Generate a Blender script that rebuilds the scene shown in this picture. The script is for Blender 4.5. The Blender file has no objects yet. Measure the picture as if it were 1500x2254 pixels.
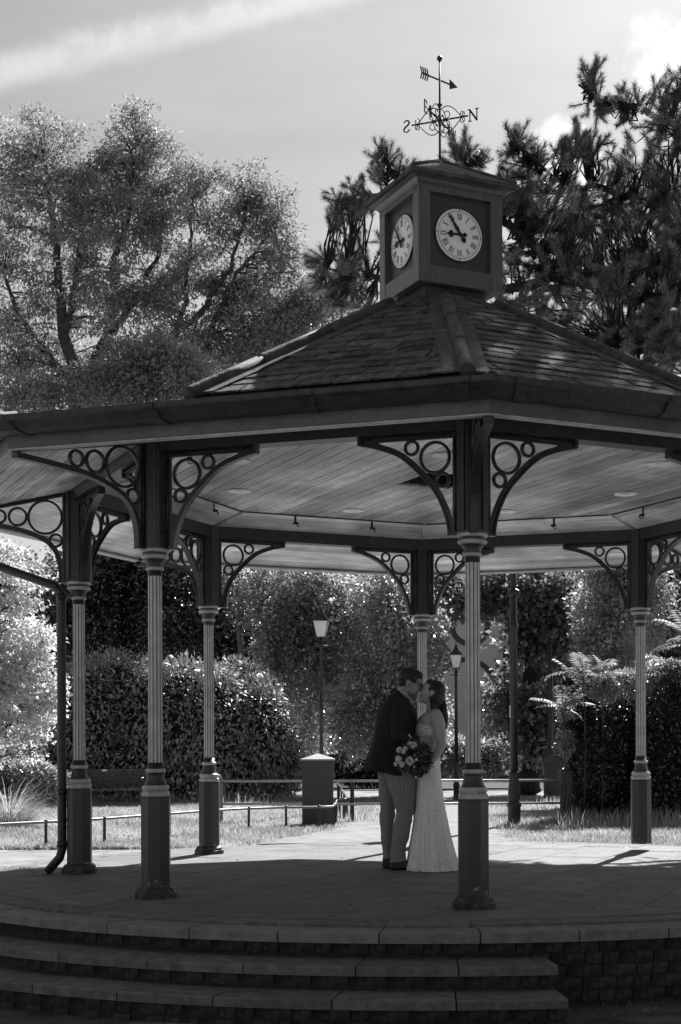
import bpy, bmesh, math, random
import numpy as np
from mathutils import Vector, Matrix

random.seed(7)
RNG = np.random.default_rng(11)
S = bpy.context.scene
COL = S.collection
PI = math.pi

# ------------------------------------------------------------------ camera
EYE = 1.064                      # metres above the platform floor
CX, CY, FPX, ROLL = 1003.2, 1641.2, 3320.5, 0.0032
cam_d = bpy.data.cameras.new('camera')
cam = bpy.data.objects.new('camera', cam_d)
COL.objects.link(cam)
cam.location = (0, 0, EYE)
cam.rotation_euler = (PI / 2, 0, 0)
cam.rotation_mode = 'XYZ'
cam.matrix_world = Matrix.Translation((0, 0, EYE)) @ Matrix.Rotation(PI / 2, 4, 'X') @ Matrix.Rotation(-ROLL, 4, 'Z')
cam_d.sensor_fit = 'HORIZONTAL'
cam_d.sensor_width = 36
cam_d.lens = FPX * 36 / 1500
cam_d.shift_x = -(CX - 750) / 1500
cam_d.shift_y = (CY - 1127) / 1500
cam_d.clip_start = 0.05
cam_d.clip_end = 600
S.camera = cam

# ------------------------------------------------------------------ light
SUN_AZ, SUN_EL = math.radians(18), math.radians(42.5)
world = bpy.data.worlds.new('World')
S.world = world
world.use_nodes = True
nt = world.node_tree
nt.nodes.clear()
def wn(t, **kw):
    n = nt.nodes.new(t)
    for k, v in kw.items(): setattr(n, k, v)
    return n
def wl(a, b): nt.links.new(a, b)
sky = wn('ShaderNodeTexSky', sky_type='NISHITA', sun_disc=False, sun_elevation=SUN_EL, sun_rotation=SUN_AZ,
         air_density=1.0, dust_density=1.2, ozone_density=1.0)
bw = wn('ShaderNodeRGBToBW'); wl(sky.outputs[0], bw.inputs[0])
tc = wn('ShaderNodeTexCoord')
# thin streaky high cloud and one long vapour band across the whole sky
mp = wn('ShaderNodeMapping'); mp.inputs['Scale'].default_value = (1.1, 1.1, 5.0); mp.inputs['Rotation'].default_value = (0.1, 0.32, 0)
wl(tc.outputs['Generated'], mp.inputs[0])
n1 = wn('ShaderNodeTexNoise'); n1.inputs['Scale'].default_value = 3.0; n1.inputs['Detail'].default_value = 7; n1.inputs['Roughness'].default_value = 0.55
wl(mp.outputs[0], n1.inputs[0])
r1 = wn('ShaderNodeMapRange', clamp=True); r1.inputs[1].default_value = 0.35; r1.inputs[2].default_value = 0.75
wl(n1.outputs[0], r1.inputs[0])
# band: distance from a great circle
def unit(px, py):
    v = Vector(((px - CX) / FPX, 1.0, (CY - py) / FPX)); return v.normalized()
bn = unit(-80, 175).cross(unit(760, -30)).normalized()
dot = wn('ShaderNodeVectorMath', operation='DOT_PRODUCT'); dot.inputs[1].default_value = bn
wl(tc.outputs['Generated'], dot.inputs[0])
n2 = wn('ShaderNodeTexNoise'); n2.inputs['Scale'].default_value = 26; n2.inputs['Detail'].default_value = 8; n2.inputs['Roughness'].default_value = 0.62
wl(tc.outputs['Generated'], n2.inputs[0])
w0 = wn('ShaderNodeMath', operation='SUBTRACT'); w0.inputs[1].default_value = 0.5; wl(n2.outputs[0], w0.inputs[0])
w1 = wn('ShaderNodeMath', operation='MULTIPLY_ADD'); w1.inputs[1].default_value = 0.02
wl(w0.outputs[0], w1.inputs[0]); wl(dot.outputs['Value'], w1.inputs[2])
ab = wn('ShaderNodeMath', operation='ABSOLUTE'); wl(w1.outputs[0], ab.inputs[0])
r2 = wn('ShaderNodeMapRange', clamp=True, interpolation_type='SMOOTHSTEP')
r2.inputs[1].default_value = 0.0145; r2.inputs[2].default_value = 0.002; r2.inputs[3].default_value = 0.0; r2.inputs[4].default_value = 1.0
wl(ab.outputs[0], r2.inputs[0])
r2b = wn('ShaderNodeMapRange', clamp=True); r2b.inputs[1].default_value = 0.3; r2b.inputs[2].default_value = 0.6; r2b.inputs[3].default_value = 0.35
wl(n2.outputs[0], r2b.inputs[0])
bandm = wn('ShaderNodeMath', operation='MULTIPLY'); wl(r2.outputs[0], bandm.inputs[0]); wl(r2b.outputs[0], bandm.inputs[1])
# puffy clouds low in the sky
n3 = wn('ShaderNodeTexNoise'); n3.inputs['Scale'].default_value = 22.0; n3.inputs['Detail'].default_value = 9; n3.inputs['Roughness'].default_value = 0.55
wl(tc.outputs['Generated'], n3.inputs[0])
r3 = None
for cpx, cpy, crad in ((1480, 150, 0.032), (1235, 330, 0.026), (2300, 420, 0.07), (-900, 300, 0.08), (3400, -300, 0.09)):
    dv = wn('ShaderNodeVectorMath', operation='DISTANCE'); dv.inputs[1].default_value = unit(cpx, cpy); wl(tc.outputs['Generated'], dv.inputs[0])
    d1 = wn('ShaderNodeMath', operation='DIVIDE'); d1.inputs[1].default_value = crad; wl(dv.outputs['Value'], d1.inputs[0])
    d2 = wn('ShaderNodeMath', operation='MULTIPLY_ADD'); d2.inputs[1].default_value = -2.6; wl(n3.outputs[0], d2.inputs[0]); wl(d1.outputs[0], d2.inputs[2])
    d3 = wn('ShaderNodeMapRange', clamp=True, interpolation_type='SMOOTHSTEP'); d3.inputs[1].default_value = -0.35; d3.inputs[2].default_value = -0.75
    wl(d2.outputs[0], d3.inputs[0])
    if r3 is None: r3 = d3
    else:
        mxn = wn('ShaderNodeMath', operation='MAXIMUM'); wl(r3.outputs[0], mxn.inputs[0]); wl(d3.outputs[0], mxn.inputs[1]); r3 = mxn
m1 = wn('ShaderNodeMath', operation='MULTIPLY_ADD'); m1.inputs[1].default_value = 0.9; m1.inputs[2].default_value = 0.0
wl(r1.outputs[0], m1.inputs[0])
m2 = wn('ShaderNodeMath', operation='MULTIPLY_ADD'); m2.inputs[1].default_value = 1.7; wl(bandm.outputs[0], m2.inputs[0]); wl(m1.outputs[0], m2.inputs[2])
m3 = wn('ShaderNodeMath', operation='MULTIPLY_ADD'); m3.inputs[1].default_value = 1.5; wl(r3.outputs[0], m3.inputs[0]); wl(m2.outputs[0], m3.inputs[2])
SKY_GAIN = wn('ShaderNodeMath', operation='MULTIPLY'); SKY_GAIN.inputs[1].default_value = 0.55; wl(bw.outputs[0], SKY_GAIN.inputs[0])
add = wn('ShaderNodeMath', operation='ADD'); wl(SKY_GAIN.outputs[0], add.inputs[0]); wl(m3.outputs[0], add.inputs[1])
bg = wn('ShaderNodeBackground'); bg.inputs['Strength'].default_value = 0.073
wl(add.outputs[0], bg.inputs['Color'])
wo = wn('ShaderNodeOutputWorld'); wl(bg.outputs[0], wo.inputs[0])

sun_d = bpy.data.lights.new('sun', 'SUN')
sun_d.energy = 5.0
sun_d.angle = math.radians(0.5)
sun_d.color = (1, 1, 1)
sun = bpy.data.objects.new('sun', sun_d)
COL.objects.link(sun)
sdir = Vector((math.sin(SUN_AZ) * math.cos(SUN_EL), math.cos(SUN_AZ) * math.cos(SUN_EL), math.sin(SUN_EL)))
sun.rotation_euler = sdir.to_track_quat('Z', 'Y').to_euler()
sun.location = sdir * 60

S.view_settings.view_transform = 'Standard'
S.view_settings.look = 'None'
S.view_settings.exposure = 1.15
S.view_settings.gamma = 1
S.render.engine = 'CYCLES'
S.cycles.max_bounces = 8
S.cycles.diffuse_bounces = 4
S.cycles.glossy_bounces = 3
S.cycles.transmission_bounces = 6
S.cycles.transparent_max_bounces = 6
S.cycles.sample_clamp_indirect = 6
S.cycles.use_denoising = True
try:
    S.cycles.denoiser = 'OPENIMAGEDENOISE'
    S.cycles.denoising_input_passes = 'RGB_ALBEDO_NORMAL'
    S.cycles.denoising_prefilter = 'ACCURATE'
except Exception:
    pass

# ------------------------------------------------------------------ helpers
def W(px, py, Y):
    """world point seen at photo pixel (px, py) at depth Y"""
    a, b = px - CX, py - CY
    c, s = math.cos(ROLL), math.sin(ROLL)
    u, v = c * a - s * b, s * a + c * b
    return np.array((u * Y / FPX, Y, EYE - v * Y / FPX))

def WG(px, py, z=-0.1):
    """world point on the plane of height z seen at photo pixel"""
    a, b = px - CX, py - CY
    c, s = math.cos(ROLL), math.sin(ROLL)
    u, v = c * a - s * b, s * a + c * b
    Y = (EYE - z) * FPX / v
    return np.array((u * Y / FPX, Y, z))

def tag(o, label=None, cat=None, group=None, kind=None):
    if label: o['label'] = label
    if cat: o['category'] = cat
    if group: o['group'] = group
    if kind: o['kind'] = kind
    return o

def empty(name, loc=(0, 0, 0), rz=0.0, parent=None):
    o = bpy.data.objects.new(name, None)
    o.empty_display_size = 0.1
    o.location = loc
    o.rotation_euler = (0, 0, rz)
    COL.objects.link(o)
    if parent: o.parent = parent
    return o

def link(name, me, parent=None, loc=None):
    o = bpy.data.objects.new(name, me)
    COL.objects.link(o)
    if parent: o.parent = parent
    if loc is not None: o.location = loc
    return o

class MB:
    def __init__(self):
        self.v, self.f, self.uv, self.mi, self.sm = [], [], [], [], []
    def add(self, verts, faces, mi=0, smooth=False, uvs=None):
        b = len(self.v)
        self.v.extend([tuple(map(float, p)) for p in verts])
        for i, f in enumerate(faces):
            self.f.append(tuple(b + k for k in f))
            self.mi.append(mi); self.sm.append(smooth)
            if uvs is not None: self.uv.append([uvs[k] for k in f])
            else: self.uv.append([(0, 0)] * len(f))
        return self
    def box(self, c, s, rz=0.0, mi=0, M=None):
        x, y, z = [k / 2 for k in s]
        vs = [(-x, -y, -z), (x, -y, -z), (x, y, -z), (-x, y, -z), (-x, -y, z), (x, -y, z), (x, y, z), (-x, y, z)]
        R = M if M is not None else Matrix.Rotation(rz, 3, 'Z')
        vs = [tuple(R @ Vector(p) + Vector(c)) for p in vs]
        return self.add(vs, [(0, 3, 2, 1), (4, 5, 6, 7), (0, 1, 5, 4), (1, 2, 6, 5), (2, 3, 7, 6), (3, 0, 4, 7)], mi)
    def lathe(self, prof, n=24, c=(0, 0, 0), mi=0, smooth=True, rot=0.0, cap=True, sx=1.0, sy=1.0, mis=None):
        vs, fs = [], []
        for r, z in prof:
            for i in range(n):
                a = 2 * PI * i / n + rot
                vs.append((c[0] + sx * r * math.cos(a), c[1] + sy * r * math.sin(a), c[2] + z))
        for j in range(len(prof) - 1):
            for i in range(n):
                k = (i + 1) % n
                fs.append((j * n + i, j * n + k, (j + 1) * n + k, (j + 1) * n + i))
        b = len(self.v)
        self.v.extend(vs)
        for q, f in enumerate(fs):
            self.f.append(tuple(b + k for k in f)); self.uv.append([(0, 0)] * 4); self.sm.append(smooth)
            self.mi.append(mis[q // n] if mis else mi)
        if cap:
            m = len(prof) - 1
            self.f.append(tuple(b + i for i in reversed(range(n)))); self.uv.append([(0, 0)] * n); self.mi.append(mi); self.sm.append(False)
            self.f.append(tuple(b + m * n + i for i in range(n))); self.uv.append([(0, 0)] * n); self.mi.append(mi); self.sm.append(False)
        return self
    def tube(self, pts, rad, n=8, mi=0, smooth=True, cap=True, flat=None):
        pts = [Vector(p) for p in pts]
        m = len(pts)
        if not hasattr(rad, '__len__'): rad = [rad] * m
        ring, vs, fs = [], [], []
        up = None
        for i, p in enumerate(pts):
            t = (pts[min(i + 1, m - 1)] - pts[max(i - 1, 0)])
            if t.length < 1e-9: t = Vector((0, 0, 1))
            t.normalize()
            if up is None:
                up = Vector((0, 0, 1)) if abs(t.z) < 0.9 else Vector((1, 0, 0))
            s = t.cross(up)
            if s.length < 1e-6: s = t.cross(Vector((0.3, 1, 0.2)))
            s.normalize(); up = s.cross(t).normalized()
            for k in range(n):
                a = 2 * PI * k / n
                vs.append(p + s * (rad[i] * math.cos(a)) + up * (rad[i] * (flat or 1) * math.sin(a)))
        for i in range(m - 1):
            for k in range(n):
                l = (k + 1) % n
                fs.append((i * n + k, i * n + l, (i + 1) * n + l, (i + 1) * n + k))
        if cap:
            fs.append(tuple(reversed(range(n)))); fs.append(tuple((m - 1) * n + k for k in range(n)))
        return self.add(vs, fs, mi, smooth)
    def prism(self, poly, z0, z1, mi=0, M=None, uvf=None):
        """polygon in xy extruded z0..z1 (optionally mapped by M: 4x4)"""
        n = len(poly)
        vs = [(p[0], p[1], z0) for p in poly] + [(p[0], p[1], z1) for p in poly]
        uvs = [(p[0], p[1]) for p in poly] * 2
        if M is not None: vs = [tuple(M @ Vector(p)) for p in vs]
        fs = [tuple(reversed(range(n))), tuple(range(n, 2 * n))]
        fs += [(i, (i + 1) % n, n + (i + 1) % n, n + i) for i in range(n)]
        return self.add(vs, fs, mi, uvs=uvs)
    def loft(self, rings, mi=0, smooth=True, cap=True, closed=True, uvs=None):
        n = len(rings[0]); vs = [p for r in rings for p in r]; fs = []
        for j in range(len(rings) - 1):
            for i in range(n if closed else n - 1):
                k = (i + 1) % n
                fs.append((j * n + i, j * n + k, (j + 1) * n + k, (j + 1) * n + i))
        if cap:
            fs.append(tuple(reversed(range(n)))); fs.append(tuple((len(rings) - 1) * n + i for i in range(n)))
        return self.add(vs, fs, mi, smooth, uvs)
    def sphere(self, c, r, nu=12, nv=8, mi=0, M=None):
        vs, fs = [], []
        r = r if hasattr(r, '__len__') else (r, r, r)
        for j in range(nv + 1):
            t = PI * j / nv
            for i in range(nu):
                a = 2 * PI * i / nu
                p = Vector((r[0] * math.sin(t) * math.cos(a), r[1] * math.sin(t) * math.sin(a), r[2] * math.cos(t)))
                if M is not None: p = M @ p
                vs.append((c[0] + p.x, c[1] + p.y, c[2] + p.z))
        for j in range(nv):
            for i in range(nu):
                k = (i + 1) % nu
                fs.append((j * nu + i, (j + 1) * nu + i, (j + 1) * nu + k, j * nu + k))
        return self.add(vs, fs, mi, True)
    def mesh(self, name, mats):
        me = bpy.data.meshes.new(name)
        me.from_pydata(self.v, [], self.f)
        for m in (mats if isinstance(mats, (list, tuple)) else [mats]): me.materials.append(m)
        me.polygons.foreach_set('material_index', self.mi)
        me.polygons.foreach_set('use_smooth', self.sm)
        if any(u[0] != (0, 0) or u[-1] != (0, 0) for u in self.uv):
            ul = me.uv_layers.new(name='UVMap')
            ul.data.foreach_set('uv', [c for f in self.uv for p in f for c in p])
        me.validate(clean_customdata=False)
        me.update()
        return me
    def build(self, name, mats, parent=None, loc=None):
        return link(name, self.mesh(name, mats), parent, loc)

TMP = bpy.data.scenes.new('modelling')
def eval_mesh(o):
    """mesh of an object with its modifiers, evaluated apart from the main scene"""
    TMP.collection.objects.link(o)
    TMP.view_layers[0].update(); dg = TMP.view_layers[0].depsgraph
    if dg is None:
        with bpy.context.temp_override(scene=TMP, view_layer=TMP.view_layers[0]): dg = bpy.context.evaluated_depsgraph_get()
    dg.update()
    me = bpy.data.meshes.new_from_object(o.evaluated_get(dg), depsgraph=dg)
    TMP.collection.objects.unlink(o)
    return me

def poly_fix(me):
    bm = bmesh.new(); bm.from_mesh(me)
    bmesh.ops.remove_doubles(bm, verts=bm.verts, dist=1e-5)
    bmesh.ops.recalc_face_normals(bm, faces=bm.faces)
    bm.to_mesh(me); bm.free(); me.update()

def clip(poly, a, b, c):
    """keep the part of a convex polygon with a*x + b*y <= c"""
    out = []
    for i in range(len(poly)):
        p, q = poly[i], poly[(i + 1) % len(poly)]
        dp, dq = a * p[0] + b * p[1] - c, a * q[0] + b * q[1] - c
        if dp <= 0: out.append(p)
        if (dp < 0 < dq) or (dq < 0 < dp):
            t = dp / (dp - dq); out.append((p[0] + t * (q[0] - p[0]), p[1] + t * (q[1] - p[1])))
    return out

def area2(poly):
    return abs(sum(poly[i][0] * poly[(i + 1) % len(poly)][1] - poly[(i + 1) % len(poly)][0] * poly[i][1] for i in range(len(poly)))) / 2

# ------------------------------------------------------------------ materials (the photograph is black and white: all greys)
def mat(name, v, rough=0.7, var=0.0, scale=6.0, bump=0.0, bscale=40.0, spec=0.3, stretch=None, coords='Object', metal=0.0,
        objvar=0.0, coat=0.0, dark=None, darkscale=3.0, darkamt=0.0):
    m = bpy.data.materials.new(name); m.use_nodes = True
    t = m.node_tree; N = t.nodes; L = t.links
    bs = N['Principled BSDF']
    bs.inputs['Base Color'].default_value = (v, v, v, 1)
    bs.inputs['Roughness'].default_value = rough
    bs.inputs['Specular IOR Level'].default_value = spec
    bs.inputs['Metallic'].default_value = metal
    bs.inputs['Coat Weight'].default_value = coat
    co = N.new('ShaderNodeTexCoord')
    src = co.outputs[coords]
    if stretch:
        mpn = N.new('ShaderNodeMapping'); mpn.inputs['Scale'].default_value = stretch
        L.new(src, mpn.inputs[0]); src = mpn.outputs[0]
    val = None
    if var or objvar or darkamt:
        n = N.new('ShaderNodeTexNoise'); n.inputs['Scale'].default_value = scale; n.inputs['Detail'].default_value = 8; n.inputs['Roughness'].default_value = 0.6
        L.new(src, n.inputs[0])
        mr = N.new('ShaderNodeMapRange'); mr.inputs[1].default_value = 0.3; mr.inputs[2].default_value = 0.7
        mr.inputs[3].default_value = v * (1 - var); mr.inputs[4].default_value = v * (1 + var)
        L.new(n.outputs[0], mr.inputs[0]); val = mr.outputs[0]
        if objvar:
            oi = N.new('ShaderNodeObjectInfo')
            mo = N.new('ShaderNodeMapRange'); mo.inputs[3].default_value = 1 - objvar; mo.inputs[4].default_value = 1 + objvar
            L.new(oi.outputs['Random'], mo.inputs[0])
            mu = N.new('ShaderNodeMath'); mu.operation = 'MULTIPLY'; L.new(val, mu.inputs[0]); L.new(mo.outputs[0], mu.inputs[1]); val = mu.outputs[0]
        if darkamt:
            n2 = N.new('ShaderNodeTexNoise'); n2.inputs['Scale'].default_value = darkscale; n2.inputs['Detail'].default_value = 10; n2.inputs['Roughness'].default_value = 0.7
            L.new(co.outputs[coords], n2.inputs[0])
            m2 = N.new('ShaderNodeMapRange'); m2.inputs[1].default_value = 0.52; m2.inputs[2].default_value = 0.66; m2.inputs[4].default_value = darkamt
            L.new(n2.outputs[0], m2.inputs[0])
            mx = N.new('ShaderNodeMix'); mx.data_type = 'FLOAT'
            L.new(m2.outputs[0], mx.inputs[0]); L.new(val, mx.inputs[2]); mx.inputs[3].default_value = dark
            val = mx.outputs[0]
        L.new(val, bs.inputs['Base Color'])
    if bump:
        nb = N.new('ShaderNodeTexNoise'); nb.inputs['Scale'].default_value = bscale; nb.inputs['Detail'].default_value = 6
        L.new(src, nb.inputs[0])
        b = N.new('ShaderNodeBump'); b.inputs['Strength'].default_value = bump; b.inputs['Distance'].default_value = 0.02
        L.new(nb.outputs[0], b.inputs['Height']); L.new(b.outputs[0], bs.inputs['Normal'])
    return m

def leaf_mat(name, v, trans=0.35, gloss=0.12, rough=0.35, var=0.35, vt=None):
    m = bpy.data.materials.new(name); m.use_nodes = True
    t = m.node_tree; N = t.nodes; L = t.links
    N.clear()
    out = N.new('ShaderNodeOutputMaterial')
    at = N.new('ShaderNodeAttribute'); at.attribute_name = 'rnd'
    mr = N.new('ShaderNodeMapRange'); mr.inputs[3].default_value = v * (1 - var); mr.inputs[4].default_value = v * (1 + var)
    L.new(at.outputs['Fac'], mr.inputs[0])
    df = N.new('ShaderNodeBsdfDiffuse'); L.new(mr.outputs[0], df.inputs['Color'])
    tr = N.new('ShaderNodeBsdfTranslucent')
    mt = N.new('ShaderNodeMath'); mt.operation = 'MULTIPLY'; mt.inputs[1].default_value = (vt or v * 1.3) / v
    L.new(mr.outputs[0], mt.inputs[0]); L.new(mt.outputs[0], tr.inputs['Color'])
    mx = N.new('ShaderNodeMixShader'); mx.inputs[0].default_value = trans
    L.new(df.outputs[0], mx.inputs[1]); L.new(tr.outputs[0], mx.inputs[2])
    gl = N.new('ShaderNodeBsdfGlossy'); gl.inputs['Color'].default_value = (0.9, 0.9, 0.9, 1); gl.inputs['Roughness'].default_value = rough
    m2 = N.new('ShaderNodeMixShader'); m2.inputs[0].default_value = gloss
    L.new(mx.outputs[0], m2.inputs[1]); L.new(gl.outputs[0], m2.inputs[2]); L.new(m2.outputs[0], out.inputs[0])
    return m
# ------------------------------------------------------------------ material set
def wood_mat(name, v):
    m = bpy.data.materials.new(name); m.use_nodes = True
    t = m.node_tree; N = t.nodes; L = t.links
    bs = N['Principled BSDF']; bs.inputs['Roughness'].default_value = 0.3; bs.inputs['Specular IOR Level'].default_value = 0.5
    uv = N.new('ShaderNodeUVMap'); oi = N.new('ShaderNodeObjectInfo')
    cb = N.new('ShaderNodeCombineXYZ'); mm = N.new('ShaderNodeMath'); mm.operation = 'MULTIPLY'; mm.inputs[1].default_value = 37.0
    L.new(oi.outputs['Random'], mm.inputs[0]); L.new(mm.outputs[0], cb.inputs[2])
    ad = N.new('ShaderNodeVectorMath'); ad.operation = 'ADD'; L.new(uv.outputs[0], ad.inputs[0]); L.new(cb.outputs[0], ad.inputs[1])
    mp = N.new('ShaderNodeMapping'); mp.inputs['Scale'].default_value = (1.6, 26, 1); L.new(ad.outputs[0], mp.inputs[0])
    n = N.new('ShaderNodeTexNoise'); n.inputs['Scale'].default_value = 1.6; n.inputs['Detail'].default_value = 6; L.new(mp.outputs[0], n.inputs[0])
    a = N.new('ShaderNodeMapRange'); a.inputs[1].default_value = 0.3; a.inputs[2].default_value = 0.7; a.inputs[3].default_value = v * 0.6; a.inputs[4].default_value = v * 1.3
    L.new(n.outputs[0], a.inputs[0])
    mo = N.new('ShaderNodeMapRange'); mo.inputs[3].default_value = 0.66; mo.inputs[4].default_value = 1.25; L.new(oi.outputs['Random'], mo.inputs[0])
    mu = N.new('ShaderNodeMath'); mu.operation = 'MULTIPLY'; L.new(a.outputs[0], mu.inputs[0]); L.new(mo.outputs[0], mu.inputs[1])
    # knots
    mk = N.new('ShaderNodeMapping'); mk.inputs['Scale'].default_value = (2.6, 9.0, 1); L.new(ad.outputs[0], mk.inputs[0])
    vo = N.new('ShaderNodeTexVoronoi'); vo.inputs['Scale'].default_value = 1.0; L.new(mk.outputs[0], vo.inputs[0])
    kr = N.new('ShaderNodeMapRange'); kr.inputs[1].default_value = 0.06; kr.inputs[2].default_value = 0.15; kr.inputs[3].default_value = 0.3; kr.inputs[4].default_value = 1.0
    L.new(vo.outputs['Distance'], kr.inputs[0])
    # old water stains
    co = N.new('ShaderNodeTexCoord')
    ns = N.new('ShaderNodeTexNoise'); ns.inputs['Scale'].default_value = 1.3; ns.inputs['Detail'].default_value = 5; L.new(co.outputs['Object'], ns.inputs[0])
    sr = N.new('ShaderNodeMapRange'); sr.inputs[1].default_value = 0.42; sr.inputs[2].default_value = 0.62; sr.inputs[3].default_value = 0.6; sr.inputs[4].default_value = 1.1
    L.new(ns.outputs[0], sr.inputs[0])
    m2 = N.new('ShaderNodeMath'); m2.operation = 'MULTIPLY'; L.new(mu.outputs[0], m2.inputs[0]); L.new(kr.outputs[0], m2.inputs[1])
    m3 = N.new('ShaderNodeMath'); m3.operation = 'MULTIPLY'; L.new(m2.outputs[0], m3.inputs[0]); L.new(sr.outputs[0], m3.inputs[1])
    L.new(m3.outputs[0], bs.inputs['Base Color'])
    return m

M = {}
M['wood'] = wood_mat('varnished_pine', 0.66)
M['soffit'] = wood_mat('pale_pine', 0.84)
M['paint'] = mat('dark_green_paint', 0.026, 0.33, 0.5, 14, 0.2, 60, 0.5, objvar=0.1, dark=0.06, darkscale=38, darkamt=0.6)
M['paint_mid'] = mat('worn_dark_paint', 0.045, 0.4, 0.4, 7, 0.15, 50, 0.5)
M['fascia'] = mat('fascia_paint', 0.10, 0.38, 0.25, 6, 0.2, 30, 0.5)
M['gutter'] = mat('cast_gutter', 0.032, 0.5, 0.5, 12, 0.25, 40, 0.45, dark=0.10, darkscale=16, darkamt=0.35)
M['trim'] = mat('cream_trim_paint', 0.42, 0.45, 0.3, 14, 0.1, 60, 0.5)
M['flute'] = mat('pale_flute_paint', 0.62, 0.42, 0.2, 10, 0.1, 60, 0.5)
M['lead'] = mat('weathered_lead', 0.07, 0.78, 0.5, 9, 0.3, 18, 0.2, dark=0.15, darkscale=8, darkamt=0.55)
M['slate'] = mat('mossy_slate', 0.085, 0.85, 0.55, 16, 0.8, 38, 0.12, objvar=0.5, dark=0.22, darkscale=11, darkamt=0.7)
M['pave'] = mat('sandstone_paving', 0.17, 0.8, 0.22, 3.5, 0.3, 60, 0.2, objvar=0.12, dark=0.11, darkscale=4.5, darkamt=0.6)
M['coping'] = mat('sandstone_tread', 0.175, 0.85, 0.35, 12, 0.55, 60, 0.15, objvar=0.12, dark=0.10, darkscale=5, darkamt=0.4)
M['coping_top'] = mat('sandstone_coping', 0.235, 0.85, 0.3, 12, 0.5, 60, 0.15, objvar=0.12, dark=0.17, darkscale=6, darkamt=0.5)
M['joint'] = mat('pale_joint', 0.26, 0.95, 0.5, 14, 0.4, 60, 0.1)
M['mortar'] = mat('mortar', 0.055, 0.95, 0.4, 20, 0.5, 60, 0.1)
M['brick'] = mat('old_brick', 0.042, 0.9, 0.5, 12, 0.6, 45, 0.15, objvar=0.2, dark=0.15, darkscale=9, darkamt=0.35)
M['soil'] = mat('trodden_soil', 0.10, 0.95, 0.5, 5, 0.6, 25, 0.1)
M['lawn'] = mat('lawn_soil', 0.24, 0.95, 0.5, 2.2, 0.5, 12, 0.1)
M['tarmac'] = mat('pale_path', 0.24, 0.9, 0.25, 4, 0.5, 90, 0.15, dark=0.15, darkscale=1.5, darkamt=0.5)
M['shaded_tarmac'] = mat('shade_darkened_asphalt', 0.06, 0.9, 0.3, 4, 0.5, 90, 0.15)  # tree shade on the far path is put into this dark colour
M['black'] = mat('black_iron', 0.018, 0.38, 0.2, 10, 0.1, 60, 0.5)
M['white'] = mat('white_enamel', 0.9, 0.35, 0.03, 4)

# ------------------------------------------------------------------ ground
def gz(x, y):
    t = np.clip((np.asarray(y, float) - 10.5) / 5.5, 0, 1); t = t * t * (3 - 2 * t)
    return -0.49 + t * 0.40 - 0.0008 * np.clip(np.asarray(y, float) - 17, 0, 200)

def build_ground():
    xs = np.concatenate([np.linspace(-300, -16, 12), np.linspace(-14, 14, 57), np.linspace(16, 300, 12)])
    ys = np.concatenate([np.linspace(-200, -2, 10), np.linspace(0, 46, 93), np.linspace(50, 400, 14)])
    X, Y = np.meshgrid(xs, ys)
    Z = gz(X, Y) + 0.012 * np.sin(X * 1.7 + 0.4) * np.sin(Y * 1.3)
    b = MB(); n = len(xs)
    vs = np.stack([X, Y, Z], -1).reshape(-1, 3)
    fs = [(j * n + i, j * n + i + 1, (j + 1) * n + i + 1, (j + 1) * n + i) for j in range(len(ys) - 1) for i in range(n - 1)]
    b.add(vs, fs, 0, True)
    o = b.build('ground', M['lawn']); tag(o, kind='structure')
    # front yard of beaten soil and the path behind, as sheets following the ground
    def sheet(name, left, right, m, lift, steps=60):
        L = np.array(left); R = np.array(right)
        def interp(P, t):
            d = np.r_[0, np.cumsum(np.linalg.norm(np.diff(P, axis=0), axis=1))]; d /= d[-1]
            return np.array([np.interp(t, d, P[:, 0]), np.interp(t, d, P[:, 1])])
        bb = MB(); vs = []
        for k in range(steps + 1):
            a, c = interp(L, k / steps), interp(R, k / steps)
            for q in range(9):
                p = a + (c - a) * q / 8
                vs.append((p[0], p[1], float(gz(p[0], p[1])) + 0.012 * math.sin(p[0] * 1.7 + 0.4) * math.sin(p[1] * 1.3) + lift))
        fs = [(k * 9 + q, k * 9 + q + 1, (k + 1) * 9 + q + 1, (k + 1) * 9 + q) for k in range(steps) for q in range(8)]
        bb.add(vs, fs, 0, True)
        return tag(bb.build(name, m), kind='structure')
    sheet('front_yard', [(-9, 1.0), (-9, 11.5)], [(9, 1.0), (9, 11.5)], M['soil'], 0.008)
    left = [WG(560, 1862), WG(660, 1843), WG(760, 1823), WG(815, 1797), WG(835, 1772), WG(820, 1752)]
    right = [WG(1130, 1862), WG(1105, 1842), WG(1080, 1820), WG(1045, 1797), WG(1020, 1772), WG(1012, 1752)]
    sheet('path', [p[:2] for p in left], [p[:2] for p in right], M['tarmac'], 0.016)
    sheet('cross_path', [(-14, 39.0), (14, 39.0)], [(-14, 57), (14, 57)], M['shaded_tarmac'], 0.014)  # path surface coloured dark in place of the shade lying on it
    return o
ground = build_ground()

# ------------------------------------------------------------------ platform
BC = Vector((-0.1176, 12.9387, 0))        # bandstand centre
def pol(R, th, z):
    return (R * math.sin(th), -R * math.cos(th), z)

def arc_block(b, r0, r1, t0, t1, z0, z1, n=5, ch=0.006, mi=0):
    """curved stone from radius r0 to r1, angle t0 to t1, with a chamfered upper outer edge"""
    rings = []
    for k in range(n + 1):
        t = t0 + (t1 - t0) * k / n
        rings.append([pol(r0, t, z0), pol(r1, t, z0), pol(r1, t, z1 - ch), pol(r1 - ch, t, z1), pol(r0, t, z1)])
    b.loft(rings, mi, False)

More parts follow.
